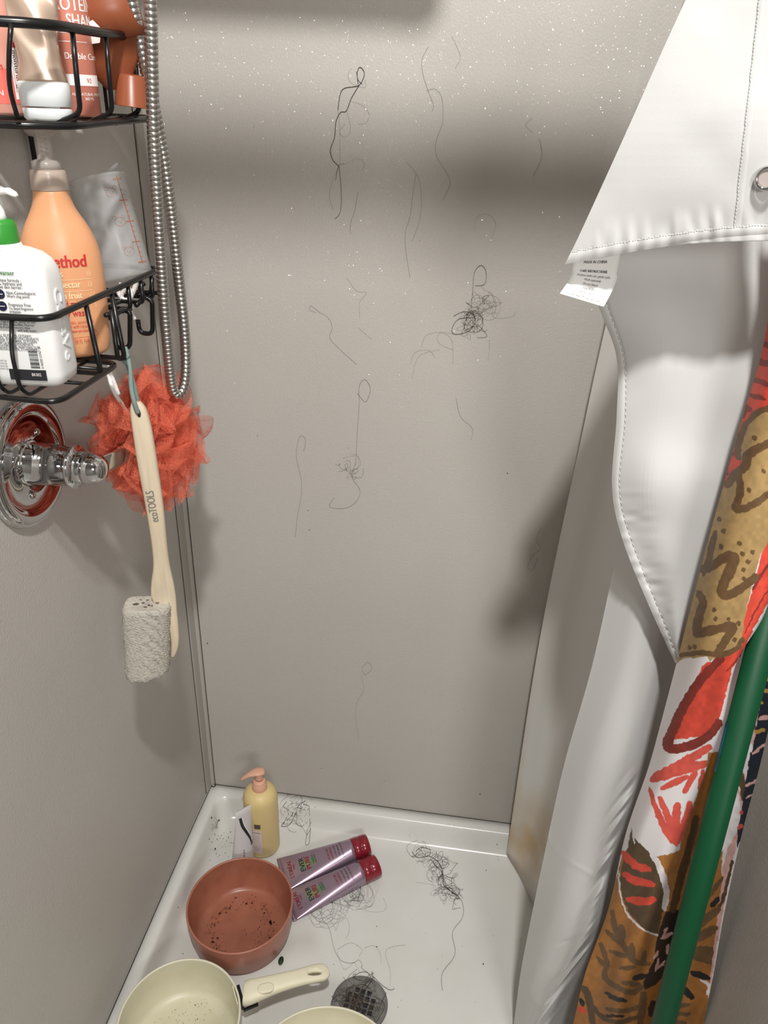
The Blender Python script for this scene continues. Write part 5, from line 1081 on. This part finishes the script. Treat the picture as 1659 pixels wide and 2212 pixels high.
strands('hair_clump', [(1.6, [(655, 1737), (668, 1742), (662, 1750), (640, 1745), (628, 1765), (615, 1775), (608, 1785), (625, 1782), (638, 1758), (645, 1740), (660, 1730)]), (1.4, [(620, 1732), (612, 1742), (625, 1752), (618, 1768), (612, 1782)]), (1.2, [(668, 1745), (670, 1790), (668, 1820), (660, 1824), (663, 1805), (672, 1790)]), (1.2, [(650, 1745), (640, 1775), (650, 1785), (665, 1775)])], fl_, 'dense loop of dark hair on the pan rim right of the yellow bottle', [(640, 1756, 22, 27)], r=.00036, seed=4)
strands('hair_clump', [(1.5, c7([(740, 560), (760, 590), (790, 600), (850, 585), (855, 550), (800, 535), (765, 560)])), (1.8, c7([(850, 590), (900, 620), (930, 670), (940, 720), (940, 770), (980, 810), (1040, 850)])), (1.2, c7([(860, 610), (890, 650), (930, 690), (945, 760), (1000, 830)])), (.9, c7([(1000, 820), (1060, 880), (1065, 980), (1000, 1080), (1015, 1220), (935, 1340), (935, 1450)])), (.5, c7([(780, 520), (770, 460), (730, 440), (725, 480)]))], fl_, 'stretched dark hair clump on the pan floor toward the liner', [(640+805/s7, 1650+575/s7, 12, 18), (640+920/s7, 1650+660/s7, 16, 22), (640+980/s7, 1650+810/s7, 18, 26)], r=.00036, seed=5)
strands('hair_clump', [(1.4, c7([(415, 755), (410, 800), (395, 870)])), (1, c7([(410, 790), (380, 830), (350, 850)]))], fl_, 'wispy dark hair poking from under the nearer lilac tube', [(640+370/s7, 1650+830/s7, 26, 26), (640+220/s7, 1650+920/s7, 12, 34)], r=.0003, seed=6)
strands('hair_strand', [(1, c7([(145, 910), (170, 1000), (210, 1050), (245, 1190), (290, 1260), (360, 1275), (400, 1255), (425, 1290)])), (.5, c7([(260, 1200), (300, 1310), (340, 1300), (370, 1270), (410, 1340)])), (.5, c7([(260, 1190), (350, 1145), (420, 1190), (400, 1230)])), (.5, c7([(430, 1180), (500, 1165), (540, 1220), (540, 1280)])), (.5, c7([(700, 1160), (600, 1175), (570, 1220), (600, 1320), (600, 1420)])), (.5, c7([(200, 970), (250, 960), (310, 990)])), (.5, c7([(70, 960), (120, 1040), (180, 1040)]))], fl_, 'long fine hairs trailing from the lilac tubes to the drain', r=.00024)
strands('hair_clump', [], lambda a, c: on(2, .0075, a, c), 'dark wet hair tangled over the drain grate', [(755, 2150, 16, 26), (775, 2185, 26, 34), (790, 2128, 7, 24)], r=.0005, rf=.0002, seed=8)
strands('hair_strand', [(.9, [(462, 1765), (470, 1775), (465, 1790)]), (.5, [(665, 1815), (672, 1795)])], fl_, 'small pale hair wisp in the left corner of the pan', [(462, 1785, 4, 10)], r=.0002, seed=9)
# specks
def specks(name, lst, place, label, m='dirt'):
    b = B(); q = random.Random(11)
    for (px, py, r) in lst:
        p = Vector(place(px, py)); e = q.uniform(.4, .9); th = q.uniform(0, 3.1); U1 = None
        nrm = Vector((0, -1, 0)) if place is bw else UPZ; t1 = Vector((1, 0, 0)); t2 = nrm.cross(t1)
        a1 = t1*math.cos(th)+t2*math.sin(th); a2 = (-t1*math.sin(th)+t2*math.cos(th))*e
        b.loft([[p+(a1*math.cos(t)+a2*math.sin(t))*r*s+nrm*z for t in np.linspace(0, 6.28, 8)[:-1]] for s, z in ((1, -.0006), (1, .0002), (.6, r*.5))])
    return tag(b.build(name, M[m]), label, 'dirt', None, 'stuff')
q = random.Random(12)
cor = [(457, 1766, .0022), (473, 1772, .0022), (470, 1776, .0013), (452, 1812, .0013), (465, 1833, .0020), (478, 1804, .001), (472, 1815, .0008), (490, 1790, .0012), (498, 1797, .0012), (514, 1829, .0014), (453, 1858, .0008), (512, 1810, .0006)]+[(q.gauss(478, 14), q.gauss(1815, 18), q.uniform(.0004, .0011)) for _ in range(40)]
gen = [(814, 2001, .0011), (814, 2045, .0011), (642, 1846, .0009), (1050, 1880, .0016), (1044, 2082, .0014), (1124, 2029, .0009), (982, 1962, .0007), (395, 2060, .0009), (385, 1960, .0008), (721, 2083, .0008), (1074, 1824, .0014), (1076, 1832, .0008), (1075, 1850, .0010), (1077, 1857, .0010), (775, 1737, .0009), (981, 1783, .0009), (969, 1783-3, .0005), (343, 2054, .0006), (973, 1880, .0009), (860, 2175, .0006), (945, 2093, .0005)]+[(q.uniform(560, 1080), q.uniform(1800, 2200), q.uniform(.0002, .0005)) for _ in range(60)]
specks('dirt_specks', cor, fl_, 'scatter of black crumbs in the back left corner of the pan')
specks('floor_specks', gen, fl_, 'small dark specks spread over the open pan floor')
specks('wall_specks', [(668, 1145, .0010), (665, 1103, .0007), (1096, 1022, .0011), (752, 968, .0007), (1037, 1716, .0012), (1190, 1573, .0003), (694, 1660, .0007), (830, 1687, .0006), (556, 941, .0006), (448, 1390, .0014), (548, 273, .0006), (907, 520, .0004)], bw, 'tiny dark specks dotted on the back wall')

vl = empty('fill_light_housing', (1.25, -2.69, 1.75), 'added unseen lamp shade behind the fill light on the far bathroom wall', 'lamp')  # added fixture to go with the fill, never in view
B().loft([sellipse((1.25, y, 1.75), (1, 0, 0), (0, 0, 1), r, r*.5, 3, 32) for y, r in ((-2.699, .30), (-2.66, .31), (-2.62, .25))]).build('shade', M['white'], vl)
# ceiling lamp fixture (behind and above the camera)
cl = empty('ceiling_light', (.60, -1.38, 2.7), 'round ceiling light above the stall opening', 'lamp')
lathe(B(), (.60, -1.38, 2.535), (0, 0, 1), [(.06, 0), (.11, .03), (.12, .08), (.12, .165)], 40).build('shade', M['white'], cl)
